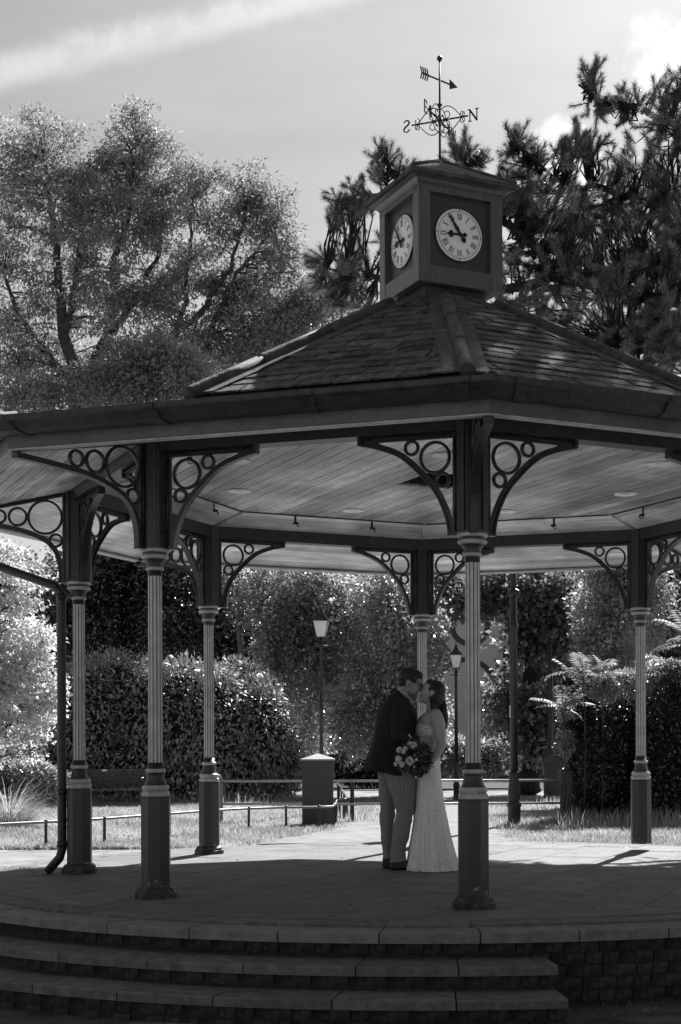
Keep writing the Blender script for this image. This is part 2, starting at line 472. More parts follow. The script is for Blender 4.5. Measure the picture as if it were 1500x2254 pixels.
def build_platform():
    core = MB()
    core.lathe([(4.112, -0.6), (4.112, -0.088), (3.7, -0.046), (3.69, -0.006), (0.0, -0.006)], 96, cap=False, mis=[0, 0, 1, 1])
    plat = core.build('platform', [M['mortar'], M['joint']], loc=BC); tag(plat, kind='structure')
    # paving slabs in rows
    ang = math.radians(18.3)
    ex, ey = (math.cos(ang), -math.sin(ang)), (math.sin(ang), math.cos(ang))
    R = 3.71
    w = 0.585
    for i in range(-7, 8):
        off = random.uniform(0, 0.9)
        y = -4.6 + off
        lens = [0.9, 0.75, 0.6, 0.9, 1.05]
        while y < 4.2:
            l = random.choice(lens)
            g = random.uniform(0.003, 0.0065)
            x0, x1 = i * w - 0.11 + g, (i + 1) * w - 0.11 - g
            poly = [(x0, y + g), (x1, y + g), (x1, y + l - g), (x0, y + l - g)]
            y += l
            poly = [(p[0] * ex[0] + p[1] * ey[0], p[0] * ex[1] + p[1] * ey[1]) for p in poly]
            for k in range(48):
                a = 2 * PI * k / 48
                if poly: poly = clip(poly, math.cos(a), math.sin(a), R)
            if len(poly) < 3 or area2(poly) < 0.01: continue
            b = MB(); z = random.uniform(-0.0025, 0.0015)
            cx = sum(p[0] for p in poly) / len(poly); cy = sum(p[1] for p in poly) / len(poly)
            inner = [(cx + (p[0] - cx) * 0.985, cy + (p[1] - cy) * 0.985) for p in poly]
            n = len(poly)
            vs = [(p[0], p[1], -0.045) for p in poly] + [(p[0], p[1], z - 0.004) for p in poly] + [(p[0], p[1], z) for p in inner]
            fs = [(k, (k + 1) % n, n + (k + 1) % n, n + k) for k in range(n)] + [(n + k, n + (k + 1) % n, 2 * n + (k + 1) % n, 2 * n + k) for k in range(n)] + [tuple(2 * n + k for k in range(n))]
            b.add(vs, fs)
            b.build('paving_slab', M['pave'], plat)
    # edging ring and coping ring
    t = PI + 0.03
    k = 0
    while t < 3 * PI + 0.028:
        d = min(random.uniform(0.125, 0.15), 3 * PI + 0.03 - t)
        b = MB(); arc_block(b, 3.716, 3.925, t, t + d - 0.0012, -0.05, -0.006 + random.uniform(-0.002, 0.002), 3)
        b.build('edging_stone', M['coping'], plat)
        t += d
    t = PI
    while t < 3 * PI - 0.02:
        d = min(random.uniform(0.134, 0.146), 3 * PI - t)
        b = MB(); arc_block(b, 3.928, 4.185, t, t + d - 0.0022, -0.088, -0.024 + random.uniform(-0.003, 0.003), 4, 0.01)
        b.build('coping_stone', M['coping_top'], plat)
        t += d
    # brick retaining wall, courses seen to the right of the steps; one shared brick
    bm_ = MB(); bm_.box((0, 0, 0), (0.208, 0.1, 0.065)); full = bm_.mesh('brick', M['brick'])
    bm_ = MB(); bm_.box((0, 0, 0), (0.098, 0.1, 0.065)); half = bm_.mesh('brick_half', M['brick'])
    def course(parent, r, z, t0, t1, start=0.0, pat=None):
        t = t0 + start
        while t < t1:
            long = random.random() < 0.62
            L = 0.208 if long else 0.098
            da = L / r
            if t + da > t1 + 0.01: break
            o = link('brick', full if long else half, parent)
            tt = t + da / 2
            rr = r - 0.05 + random.uniform(-0.004, 0.004)
            o.location = pol(rr, tt, z + random.uniform(-0.002, 0.002))
            o.rotation_euler = (random.uniform(-0.02, 0.02), random.uniform(-0.012, 0.012), tt)
            t += da + 0.009 / r
    for c in range(5):
        course(plat, 4.122, -0.124 - c * 0.074, 0.13, 0.62, random.uniform(0, 0.03))
    course(plat, 4.122, -0.126, -0.62, 0.13)
    # steps: two lower treads, curved, ending to the right in straight ends
    st = MB()
    arc_block(st, 4.0, 4.443, -1.3, 0.152, -0.6, -0.235, 40, 0.001)
    arc_block(st, 4.3, 4.733, -1.3, 0.150, -0.6, -0.372, 40, 0.001)
    steps = st.build('steps', M['mortar'], loc=BC); tag(steps, kind='structure')
    for r0, r1, z1, t1, hh in ((4.10, 4.485, -0.181, 0.155, 0.052), (4.42, 4.775, -0.318, 0.153, 0.054)):
        t = t1
        while t > -1.28:
            d = random.uniform(0.125, 0.165)
            b = MB(); arc_block(b, r0, r1, t - d + 0.0018, t, z1 - hh, z1 + random.uniform(-0.003, 0.002), 5, 0.009)
            b.build('step_slab', M['coping'], steps)
            t -= d
    course(steps, 4.452, -0.268, -0.62, 0.150)
    course(steps, 4.742, -0.408, -0.62, 0.148)
    course(steps, 4.742, -0.482, -0.62, 0.148, 0.02)
    # end faces of the steps
    for r, tt, zs in ((4.23, 0.1525, (-0.268, -0.342, -0.416, -0.49)), (4.52, 0.1505, (-0.408, -0.482))):
        for z in zs:
            for dr in (0.0, 0.112):
                o = link('brick', half, steps); o.location = pol(r + dr - 0.05, tt - 0.006, z); o.rotation_euler = (0, 0, tt)
    return plat
platform = build_platform()
# ------------------------------------------------------------------ bandstand
PHI = 0.076
RC = 3.0622
C8 = math.cos(PI / 8)
def th(k): return PHI + k * PI / 4
def dk(k): return Vector((math.sin(th(k)), -math.cos(th(k)), 0))
def at(R, k, z, t=0.0):
    p = dk(k) * (1 - t) + dk(k + 1) * t
    return (R * p.x, R * p.y, z)

def ped_mat():
    m = mat('pedestal_paint', 0.036, 0.36, 0.25, 8, 0.12, 50, 0.5)
    t = m.node_tree; N = t.nodes; L = t.links; bs = N['Principled BSDF']
    old = bs.inputs['Base Color'].links[0].from_socket
    co = N.new('ShaderNodeTexCoord'); sp = N.new('ShaderNodeSeparateXYZ'); L.new(co.outputs['Object'], sp.inputs[0])
    oi = N.new('ShaderNodeObjectInfo'); ad = N.new('ShaderNodeVectorMath'); ad.operation = 'ADD'
    mm = N.new('ShaderNodeMath'); mm.operation = 'MULTIPLY'; mm.inputs[1].default_value = 50; L.new(oi.outputs['Random'], mm.inputs[0])
    L.new(co.outputs['Object'], ad.inputs[0]); L.new(mm.outputs[0], ad.inputs[1])
    n = N.new('ShaderNodeTexNoise'); n.inputs['Scale'].default_value = 30; n.inputs['Detail'].default_value = 10; L.new(ad.outputs[0], n.inputs[0])
    zr = N.new('ShaderNodeMapRange'); zr.inputs[1].default_value = 0.04; zr.inputs[2].default_value = 0.19; zr.inputs[3].default_value = 0.16; zr.inputs[4].default_value = -0.2
    L.new(sp.outputs['Z'], zr.inputs[0])
    s = N.new('ShaderNodeMath'); s.operation = 'ADD'; L.new(n.outputs[0], s.inputs[0]); L.new(zr.outputs[0], s.inputs[1])
    r = N.new('ShaderNodeMapRange'); r.inputs[1].default_value = 0.6; r.inputs[2].default_value = 0.64; L.new(s.outputs[0], r.inputs[0])
    mx = N.new('ShaderNodeMix'); mx.data_type = 'FLOAT'; L.new(r.outputs[0], mx.inputs[0]); L.new(old, mx.inputs[2]); mx.inputs[3].default_value = 0.24
    L.new(mx.outputs[0], bs.inputs['Base Color'])
    return m
M['ped'] = ped_mat()
M['foot'] = mat('scuffed_foot_paint', 0.04, 0.5, 0.5, 14, 0.4, 40, 0.4, dark=0.13, darkscale=24, darkamt=0.7)

def plate_mesh(outer, holes, half, bevel=0.003):
    cu = bpy.data.curves.new('plate', 'CURVE'); cu.dimensions = '2D'; cu.fill_mode = 'BOTH'; cu.extrude = half; cu.bevel_depth = bevel; cu.bevel_resolution = 0
    for pts in [outer] + holes:
        sp = cu.splines.new('POLY'); sp.points.add(len(pts) - 1)
        for q, p in zip(sp.points, pts): q.co = (p[0], p[1], 0, 1)
        sp.use_cyclic_u = True
    o = bpy.data.objects.new('plate', cu); me = eval_mesh(o)
    vs = [tuple(v.co) for v in me.vertices]; fs = [tuple(p.vertices) for p in me.polygons]
    bpy.data.objects.remove(o); bpy.data.curves.remove(cu); bpy.data.meshes.remove(me)
    return vs, fs

def circ(c, r, n=28): return [(c[0] + r * math.cos(2 * PI * i / n), c[1] + r * math.sin(2 * PI * i / n)) for i in range(n)]
def smooth_curve(P, n=24):
    P = np.array(P); d = np.r_[0, np.cumsum(np.linalg.norm(np.diff(P, axis=0), axis=1))]
    out = []
    for t in np.linspace(0, d[-1], n):
        i = min(max(np.searchsorted(d, t) - 1, 0), len(P) - 2)
        u = (t - d[i]) / (d[i + 1] - d[i])
        p0, p1, p2, p3 = P[max(i - 1, 0)], P[i], P[i + 1], P[min(i + 2, len(P) - 1)]
        out.append(tuple(0.5 * ((2 * p1) + (p2 - p0) * u + (2 * p0 - 5 * p1 + 4 * p2 - p3) * u * u + (3 * p1 - p0 - 3 * p2 + p3) * u ** 3)))
    return out

def bracket_mesh(name, curve, top, circles, gaps):
    """openwork cast bracket in the x-z plane; curve from the outer tip down to the column"""
    cv = smooth_curve(curve, 28)
    outer = [(0.098, curve[-1][1])] + [(0.098, top[0])] + [(curve[0][0], top[1])] + cv
    tz = lambda x: top[0] + (top[1] - top[0]) * (x - 0.098) / (curve[0][0] - 0.098) - 0.030
    ins = []
    for i, p in enumerate(cv):
        q0, q1 = cv[max(i - 1, 0)], cv[min(i + 1, len(cv) - 1)]
        d = Vector((q1[0] - q0[0], q1[1] - q0[1])).normalized(); nx, nz = -d.y, d.x
        if nx > 0 or nz < 0: nx, nz = -nx, -nz
        q = (p[0] - abs(nx) * 0.027, p[1] + abs(nz) * 0.027)
        if q[0] > 0.134 and q[1] < tz(q[0]) - 0.006 and q[1] > 2.54: ins.append(q)
    hole = [(0.130, ins[-1][1] - 0.01), (0.130, tz(0.130))] + [(ins[0][0] + 0.015, tz(ins[0][0] + 0.015))] + ins
    vs, fs = plate_mesh(outer, [hole], 0.009)
    b = MB(); b.add([(v[0], v[2], v[1]) for v in vs], fs)
    for c, r in circles:                       # raised ring mouldings
        n = 28; rings = []
        for i in range(n + 1):
            a = 2 * PI * i / n; ca, sa = math.cos(a), math.sin(a)
            rings.append([(c[0] + q * ca, y, c[1] + q * sa) for q, y in ((r - 0.017, -0.011), (r - 0.008, -0.018), (r + 0.002, -0.011), (r + 0.002, 0.011), (r - 0.008, 0.018), (r - 0.017, 0.011))])
        b.loft(rings, 0, True, cap=False)
    # flange under the curve
    rings = []
    for i, p in enumerate(cv):
        q0, q1 = cv[max(i - 1, 0)], cv[min(i + 1, len(cv) - 1)]
        d = Vector((q1[0] - q0[0], q1[1] - q0[1])).normalized(); nx, nz = d.y, -d.x
        if nz > 0: nx, nz = -nx, -nz
        rings.append([(p[0] + nx * a, y, p[1] + nz * a) for a, y in ((0.011, -0.027), (0.011, 0.027), (-0.001, 0.027), (-0.001, -0.027))])
    b.loft(rings, 0, False)
    b.box((curve[0][0] - 0.012, 0, (curve[0][1] + top[1]) / 2), (0.028, 0.062, top[1] - curve[0][1] + 0.012))
    # bead rails along post and beam
    b.tube([(0.112, -0.018, curve[-1][1] + 0.02), (0.112, -0.018, top[0] - 0.02)], 0.006, 6)
    b.tube([(0.112, 0.018, curve[-1][1] + 0.02), (0.112, 0.018, top[0] - 0.02)], 0.006, 6)
    b.tube([(0.14, -0.018, top[0] - 0.012 + (top[1] - top[0]) * 0.03), (curve[0][0] - 0.03, -0.018, top[1] - 0.012)], 0.006, 6)
    b.tube([(0.14, 0.018, top[0] - 0.012 + (top[1] - top[0]) * 0.03), (curve[0][0] - 0.03, 0.018, top[1] - 0.012)], 0.006, 6)
    for p in ((0.112, 0.02, 2.55), (0.112, 0.02, top[0] - 0.03), (0.15, 0.02, top[0] - 0.014), (curve[0][0] - 0.06, 0.02, top[1] - 0.012)):
        for s in (-1, 1): b.sphere((p[0], p[1] * s, p[2]), 0.010, 8, 5)
    # foot lug
    b.box((curve[-1][0] - 0.02, 0, curve[-1][1] - 0.004), (0.075, 0.05, 0.012))
    return b.mesh(name, M['paint'])

def build_bandstand():
    root = empty('bandstand', BC)
    tag(root, 'dark octagonal bandstand with fluted iron columns, lacy brackets, pine ceiling and slate roof', 'bandstand')
    # ---- columns
    ped = MB(); f8 = 0.106
    ped.lathe([(f8, 0.066), (f8, 0.700), (f8 - 0.006, 0.714)], 8, smooth=False, rot=PI / 8)
    ped_me = ped.mesh('pedestal', M['ped'])
    band = MB(); band.lathe([(f8 - 0.004, 0.7145), (f8 - 0.004, 0.744), (f8 - 0.014, 0.750)], 8, smooth=False, rot=PI / 8)
    band_me = band.mesh('pedestal_band', M['trim'])
    foot = MB(); foot.lathe([(0.150, 0.0), (0.152, 0.034), (0.146, 0.042), (0.140, 0.046), (0.138, 0.060), (0.124, 0.074), (0.112, 0.080)], 8, smooth=False, rot=PI / 8)
    foot_me = foot.mesh('foot', M['foot'])
    sock = MB()
    sock.lathe([(0.086, 0.750), (0.090, 0.757), (0.094, 0.765), (0.096, 0.776), (0.092, 0.787), (0.083, 0.791), (0.074, 0.805), (0.067, 0.825), (0.063, 0.85), (0.061, 0.879),
                (0.066, 0.882), (0.070, 0.888), (0.071, 0.895), (0.070, 0.902), (0.064, 0.907), (0.057, 0.908), (0.056, 0.95)], 32,
               mis=[1, 1, 1, 1, 1, 0, 0, 0, 0, 1, 1, 1, 1, 1, 0, 0])
    sock_me = sock.mesh('socket', [M['paint_mid'], M['trim']])
    sh = MB(); NF = 12
    prof = []
    for i in range(NF):
        for j, (fr, r) in enumerate(((0.0, 0.0512), (0.26, 0.0512), (0.40, 0.0465), (0.63, 0.0445), (0.86, 0.0465))):
            a = 2 * PI * (i + fr) / NF; prof.append((r, a, j))
    n = len(prof); rings = []
    for z, s in ((0.945, 1.0), (1.6, 0.985), (2.275, 0.965)):
        rings.append([(r * s * math.cos(a), r * s * math.sin(a), z) for r, a, j in prof])
    vs = [p for r in rings for p in r]
    for j in range(2):
        for i in range(n):
            k = (i + 1) % n
            sh.add([rings[j][i], rings[j][k], rings[j + 1][k], rings[j + 1][i]], [(0, 1, 2, 3)], 1 if prof[i][2] == 0 else 0, False)
    sh_me = sh.mesh('shaft', [M['flute'], M['paint_mid']]); poly_fix(sh_me)
    cap = MB()
    cap.lathe([(0.0515, 2.262), (0.0520, 2.300), (0.058, 2.301), (0.0635, 2.306), (0.0645, 2.313), (0.0625, 2.321), (0.056, 2.325), (0.056, 2.332), (0.060, 2.350), (0.070, 2.370),
               (0.082, 2.380), (0.094, 2.386), (0.0985, 2.394), (0.096, 2.404), (0.088, 2.409), (0.088, 2.427), (0.100, 2.429), (0.100, 2.4525)], 32,
              mis=[0, 1, 1, 1, 1, 1, 0, 0, 0, 0, 1, 1, 1, 1, 0, 1, 1])
    cap_me = cap.mesh('capital', [M['paint_mid'], M['trim']])
    post = MB(); post.lathe([(0.112, 2.453), (0.112, 3.236)], 8, smooth=False, rot=PI / 8)
    for a in range(4):                       # raised corner fillets of the post
        t = a * PI / 2 + PI / 4
        post.box((0.103 * math.cos(t), 0.103 * math.sin(t), 2.85), (0.022, 0.05, 0.765), t)
    post_me = post.mesh('post', M['paint'])
    for k in range(8):
        p = dk(k) * RC
        c = empty('column', p, th(k), root)
        link('pedestal', ped_me, c); link('pedestal_band', band_me, c); link('socket', sock_me, c)
        link('shaft', sh_me, c); link('capital', cap_me, c); link('post', post_me, c)
        if k != 3: link('foot', foot_me, c)
        else: c['label'] = 'column with scarred, peeling pedestal and no cast foot'
    # ---- brackets
    inner = bracket_mesh('bracket', [(0.796, 3.086), (0.656, 3.052), (0.507, 2.992), (0.394, 2.901), (0.28, 2.780), (0.216, 2.678), (0.169, 2.556), (0.150, 2.453)],
                         (3.122, 3.122),
                         [((0.256, 2.968), 0.108), ((0.205, 2.818), 0.052), ((0.420, 3.040), 0.052)],
                         [[(0.128, 2.765), (0.128, 2.595), (0.150, 2.610), (0.207, 2.748)],
                          [(0.490, 3.090), (0.680, 3.092), (0.640, 3.076), (0.520, 3.030)],
                          [(0.128, 3.095), (0.185, 3.095), (0.128, 3.040)], [(0.130, 2.905), (0.130, 2.868), (0.160, 2.884)],
                          [(0.330, 3.095), (0.378, 3.096), (0.362, 3.070)], [(0.372, 2.985), (0.425, 2.975), (0.374, 2.935)],
                          [(0.262, 2.842), (0.305, 2.853), (0.262, 2.806)]])
    outer = bracket_mesh('bracket', [(1.13, 2.946), (0.956, 2.936), (0.76, 2.920), (0.6, 2.902), (0.448, 2.866), (0.30, 2.806), (0.225, 2.745), (0.180, 2.672), (0.155, 2.57), (0.148, 2.453)],
                         (3.208, 3.004),
                         [((0.276, 2.995), 0.146), ((0.503, 2.998), 0.080), ((0.655, 2.998), 0.060), ((0.188, 2.800), 0.058)],
                         [[(0.735, 3.055), (1.0, 2.999), (0.95, 2.962), (0.735, 2.945)], [(0.128, 2.735), (0.128, 2.60), (0.145, 2.62), (0.168, 2.715)],
                          [(0.128, 3.175), (0.205, 3.16), (0.128, 3.10)], [(0.385, 3.122), (0.45, 3.108), (0.425, 3.065)],
                          [(0.55, 3.092), (0.605, 3.080), (0.585, 3.058)], [(0.558, 2.935), (0.598, 2.932), (0.575, 2.955)]])
    cols = [dk(k) * RC for k in range(8)]
    for k in range(8):
        for d in (1, -1):
            v = cols[(k + d) % 8] - cols[k]
            o = link('bracket', inner, root, cols[k]); o.rotation_euler = (0, 0, math.atan2(v.y, v.x))
        o = link('bracket', outer, root, cols[k]); o.rotation_euler = (0, 0, math.atan2(cols[k].y, cols[k].x))
    # ---- beams, fascia, gutter
    def ring(name, prof, m, parent=root, parts=((0.0, 1.0),), ks=range(8), smooth=False):
        out = []
        for k in ks:
            for t0, t1 in parts:
                b = MB()
                b.loft([[at(R, k, z, t0) for R, z in prof], [at(R, k, z, t1) for R, z in prof]], 0, smooth)
                o = b.build(name, m, parent); poly_fix(o.data); out.append(o)
        return out
    ring('beam', [(2.985, 3.126), (3.14, 3.126), (3.14, 3.238), (2.985, 3.238)], M['paint'], parts=((0.0, 1.0),))
    ring('fascia_board', [(4.19, 2.990), (4.243, 2.990), (4.243, 3.13), (4.19, 3.13)], M['fascia'])
    ring('fascia_bead', [(4.13, 2.984), (4.225, 2.978), (4.225, 2.989), (4.13, 3.0)], M['trim'])
    gp = [(4.246, 3.064), (4.32, 3.055), (4.39, 3.070), (4.44, 3.104), (4.455, 3.112), (4.488, 3.116), (4.492, 3.122), (4.492, 3.150), (4.468, 3.150), (4.44, 3.122), (4.385, 3.085), (4.32, 3.07), (4.262, 3.078), (4.262, 3.15), (4.246, 3.15)]
    gts = ring('gutter', gp, M['gutter'])
    jp = [(R + (0.010 if i < 8 else 0), z - (0.007 if i < 4 else 0)) for i, (R, z) in enumerate(gp)]
    for k, g in enumerate(gts):
        for t in (0.055, 0.36, 0.665, 0.945):
            b = MB(); b.loft([[at(R, k, z, t - 0.012) for R, z in jp], [at(R, k, z, t + 0.012) for R, z in jp]], 0, False)
            o = b.build('gutter_joint', M['gutter'], g); poly_fix(o.data)
    ring('canopy_panel', [(2.5, 3.52), (4.42, 3.145), (4.42, 3.13), (2.5, 3.49)], M['lead'])
    ring('eave_board', [(2.6, 3.47), (2.645, 3.47), (2.645, 3.585), (2.6, 3.585)], M['paint_mid'])
    # ---- pine boards: soffit, sloping ring, flat ceiling
    def strip_boards(name, R0, z0, R1, z1, n):
        for k in range(8):
            for j in range(n):
                a, c = j / n, (j + 1) / n
                g = 0.0045
                ra, rc = R0 + (R1 - R0) * a + g, R0 + (R1 - R0) * c - g
                za, zc = z0 + (z1 - z0) * a, z0 + (z1 - z0) * c
                b = MB(); L = 2 * ra * math.sin(PI / 8)
                cuts = [0.004, 0.996]
                if random.random() < 0.6: cuts = [0.004, random.uniform(0.25, 0.75), 0.996]
                for q in range(len(cuts) - 1):
                    t0, t1 = cuts[q] + (0.0008 if q else 0), cuts[q + 1] - (0.0008 if q < len(cuts) - 2 else 0)
                    P = [at(ra, k, za, t0), at(rc, k, zc, t0), at(rc, k, zc, t1), at(ra, k, za, t1)]
                    U = [at(ra, k, za + 0.018, t0), at(rc, k, zc + 0.018, t0), at(rc, k, zc + 0.018, t1), at(ra, k, za + 0.018, t1)]
                    of = q * 3.1
                    uv = [(t0 * L + of, 0), (t0 * L + of, 0.11), (t1 * L + of, 0.11), (t1 * L + of, 0)] * 2
                    b.add(P + U, [(0, 1, 2, 3), (7, 6, 5, 4), (0, 4, 5, 1), (1, 5, 6, 2), (2, 6, 7, 3), (3, 7, 4, 0)], 0, False, uv)
                b.build(name, M['soffit' if name == 'soffit_board' else 'wood'], root)
    strip_boards('soffit_board', 3.142, 3.212, 4.188, 2.999, 9)
    strip_boards('ceiling_rim_board', 2.545, 3.336, 2.984, 3.238, 4)
    for k in range(8):                       # cover strips on the mitres
        b = MB(); b.tube([at(2.53, k, 3.334), at(2.98, k, 3.236)], 0.014, 6); b.build('mitre_strip', M['wood'], root)
        b = MB(); b.tube([at(3.15, k, 3.206), at(4.18, k, 2.996)], 0.014, 6); b.build('mitre_strip', M['paint_mid'], root)
        b = MB(); b.tube([at(2.55, k, 3.333), at(2.55, k + 1, 3.333)], 0.007, 6); b.build('shadow_bead', M['paint'], root)
    ua = math.atan2(-0.892, 0.4517)         # board direction
    U2, V2 = (math.cos(ua), math.sin(ua)), (-math.sin(ua), math.cos(ua))
    hole_c = (-0.02, 0.02)                   # hatch opening centre in local xy
    wv = 0.124; nb = 20
    hc = (hole_c[0] * U2[0] + hole_c[1] * U2[1], hole_c[0] * V2[0] + hole_c[1] * V2[1])
    for i in range(-nb, nb):
        v0, v1 = i * wv + 0.0042, (i + 1) * wv - 0.0042
        spans = [(-3, 3)]
        vm = (v0 + v1) / 2
        hatch_i = abs(vm - round(hc[1] / wv) * wv) < 2.5 * wv
        if hatch_i: spans = [(-3, hc[0] - 0.33), (hc[0] + 0.33, 3)]
        else:
            c = random.uniform(-1.6, 1.6); spans = [(-3, c - 0.001), (c + 0.001, 3)]
        b = MB(); ok = False
        for q, (u0, u1) in enumerate(spans):
            poly = [(u0, v0), (u1, v0), (u1, v1), (u0, v1)]
            uvp = poly
            pw = [(p[0] * U2[0] + p[1] * V2[0], p[0] * U2[1] + p[1] * V2[1]) for p in poly]
            for k in range(8):
                a = th(k) + PI / 8
                if pw: pw = clip(pw, math.sin(a), -math.cos(a), 2.55 * C8)
            if len(pw) < 3: continue
            ok = True
            n = len(pw)
            uv = [(p[0] * U2[0] + p[1] * U2[1] + q * 3.3, p[0] * V2[0] + p[1] * V2[1]) for p in pw]
            vs = [(p[0], p[1], 3.340) for p in pw] + [(p[0], p[1], 3.358) for p in pw]
            fs = [tuple(range(n)), tuple(reversed(range(n, 2 * n)))] + [(a_, (a_ + 1) % n, n + (a_ + 1) % n, n + a_) for a_ in range(n)]
            b.add(vs, fs, 0, False, uv * 2)
        if ok:
            o = b.build('ceiling_board', M['wood'], root); poly_fix(o.data)
    # hatch recess above the opening
    cv = round(hc[1] / wv) * wv
    hx, hy = hc[0] * U2[0] + cv * V2[0], hc[0] * U2[1] + cv * V2[1]
    b = MB(); Mh = Matrix.Translation((hx, hy, 0)) @ Matrix.Rotation(ua, 4, 'Z')
    for (x0, x1, y0, y1) in ((-0.345, -0.331, -0.325, 0.325), (0.331, 0.345, -0.325, 0.325), (-0.345, 0.345, -0.325, -0.311), (-0.345, 0.345, 0.311, 0.325)):
        b.prism([(x0, y0), (x1, y0), (x1, y1), (x0, y1)], 3.342, 3.50, 0, Mh)
    b.prism([(-0.345, -0.325), (0.345, -0.325), (0.345, 0.325), (-0.345, 0.325)], 3.50, 3.515, 0, Mh)
    b.build('ceiling_hatch', M['paint'], root)
    # recessed downlights (unlit)
    lm = MB(); lm.lathe([(0.103, 0.0), (0.108, -0.006), (0.100, -0.011), (0.086, -0.004), (0.05, 0.002), (0.001, 0.003)], 28, cap=False)
    light_me = lm.mesh('downlight', M['white'])
    for px, py in ((528, 1078), (778, 1122), (1113, 1125), (1377, 1087), (1452, 1021), (522, 1012), (980, 1000)):
        v = (CY - py) ; Y = (3.34 - EYE) * FPX / v
        p = W(px, py, Y)
        link('downlight', light_me, root, (p[0] - BC.x, p[1] - BC.y, 3.338))
    # hanging hooks on the ring
    hm = MB(); hm.box((0, 0, -0.045), (0.022, 0.006, 0.09)); hm.box((0, -0.014, -0.078), (0.05, 0.03, 0.022))
    hm.tube([(0, -0.03, -0.075), (0.0, -0.045, -0.10), (0.018, -0.03, -0.115), (0.036, -0.012, -0.10)], 0.005, 6)
    hook_me = hm.mesh('hook', M['black'])
    for k in range(8):
        for t in (0.3, 0.72):
            o = link('hook', hook_me, root, at(2.56, k, 3.335, t)); o.rotation_euler = (0, 0, th(k) + PI / 8 + PI)
    # ---- roof: deck, slates, hips
    B_ = math.atan(0.5704); cb, sb = math.cos(B_), math.sin(B_)
    a0, z0 = 2.476, 3.594
    T8 = math.tan(PI / 8)
    def frame(k):
        a = th(k) + PI / 8
        o = Vector((math.sin(a), -math.cos(a), 0)); s = Vector((math.cos(a), math.sin(a), 0))
        q = -o * cb + Vector((0, 0, sb)); nn = s.cross(q)
        if nn.z < 0: nn = -nn
        return o, s, q, nn, o * a0 + Vector((0, 0, z0))
    roof = empty('roof', (0, 0, 0), 0, root)
    for k in range(8):
        o, s, q, nn, P0 = frame(k)
        b = MB()
        top = 2.42
        P = [(-T8 * a0, 0), (T8 * a0, 0), (T8 * (a0 - top * cb), top), (-T8 * (a0 - top * cb), top)]
        b.add([P0 + s * x + q * y - nn * 0.004 for x, y in P] + [P0 + s * x + q * y - nn * 0.04 for x, y in P],
              [(0, 1, 2, 3), (7, 6, 5, 4), (0, 4, 5, 1), (1, 5, 6, 2), (2, 6, 7, 3), (3, 7, 4, 0)])
        b.build('roof_deck', M['paint_mid'], roof)
    rest = MB(); expo = 0.163; SL = 0.31
    for k in range(8):
        o, s, q, nn, P0 = frame(k)
        front = k in (7, 0, 6, 1)
        for j in range(15):
            qj = j * expo - 0.035
            hw = T8 * (a0 - max(qj, 0) * cb) + 0.05
            x = -hw - random.uniform(0, 0.28)
            while x < hw:
                w_ = random.uniform(0.19, 0.32)
                sk = random.uniform(-0.011, 0.011)
                poly = [(x + 0.005, qj + sk + random.uniform(0, 0.006)), (x + w_ * random.uniform(0.3, 0.7), qj + sk + random.uniform(-0.006, 0.004)), (x + w_ - 0.005, qj + sk + random.uniform(-0.007, 0.008)), (x + w_ - 0.004, qj + SL), (x + 0.004, qj + SL)]
                x += w_
                for sg in (-1, 1): poly = clip(poly, sg, T8 * cb, T8 * a0 - 0.012) if poly else poly
                poly = clip(poly, 0, 1, 2.40) if poly else poly
                if len(poly) < 3 or area2(poly) < 0.003: continue
                lift = 0.015 + random.uniform(-0.002, 0.009)
                def up(p): return lift * max(0.0, 1 - (p[1] - qj) / SL) + 0.004
                n = len(poly)
                vs = [P0 + s * p[0] + q * p[1] + nn * up(p) for p in poly] + [P0 + s * p[0] + q * p[1] + nn * (up(p) + 0.014) for p in poly]
                fs = [tuple(reversed(range(n))), tuple(range(n, 2 * n))] + [(i, (i + 1) % n, n + (i + 1) % n, n + i) for i in range(n)]
                if front:
                    b = MB(); b.add(vs, fs); b.build('slate', M['slate'], roof)
                else: rest.add(vs, fs)
    tag(rest.build('rear_slates', M['slate'], roof), kind='stuff')
    for k in range(8):
        # lead flashing both sides of the hip
        for side in (0, -1):
            o, s, q, nn, P0 = frame(k + side)
            sg = -1 if side == 0 else 1
            b = MB()
            for seg in range(3):
                q0, q1 = -0.03 + seg * 0.80, -0.03 + (seg + 1) * 0.80 + 0.03
                e0, e1 = T8 * (a0 - q0 * cb), T8 * (a0 - min(q1, 2.38) * cb)
                q1 = min(q1, 2.38); lf = 0.030 + 0.003 * (2 - seg)
                w0 = 0.165; w1 = 0.165 if seg < 2 else 0.12
                P = [(sg * e0, q0), (sg * (e0 - w0), q0), (sg * (e1 - w1), q1), (sg * e1, q1)]
                lo = [P0 + s * x + q * y + nn * lf for x, y in P]
                hi = [p + nn * 0.004 for p in lo]
                b.add(lo + hi, [(0, 1, 2, 3), (7, 6, 5, 4), (0, 4, 5, 1), (1, 5, 6, 2), (2, 6, 7, 3), (3, 7, 4, 0)])
            ob = b.build('hip_flashing', M['lead'], roof); poly_fix(ob.data)
        b = MB()
        cuts = [0.62, 1.32, 2.04, 2.74]
        for i in range(3):
            r0, r1 = cuts[i], cuts[i + 1] + 0.02
            p0 = Vector(at(r0, k, 5.006 - 0.527 * r0 + 0.045)); p1 = Vector(at(r1, k, 5.006 - 0.527 * r1 + 0.045))
            b.tube([p0, p0.lerp(p1, 0.5), p1 - (p1 - p0).normalized() * 0.03, p1], [0.050, 0.051, 0.054, 0.056], 14)
        b.build('hip_roll', M['lead'], roof)
        b = MB(); p = Vector(at(4.40, k, 3.155)); d = dk(k)
        b.tube([p - d * 0.22 + Vector((0, 0, 0.055)), p + Vector((0, 0, 0.0)), p + d * 0.02], [0.03, 0.036, 0.03], 10)
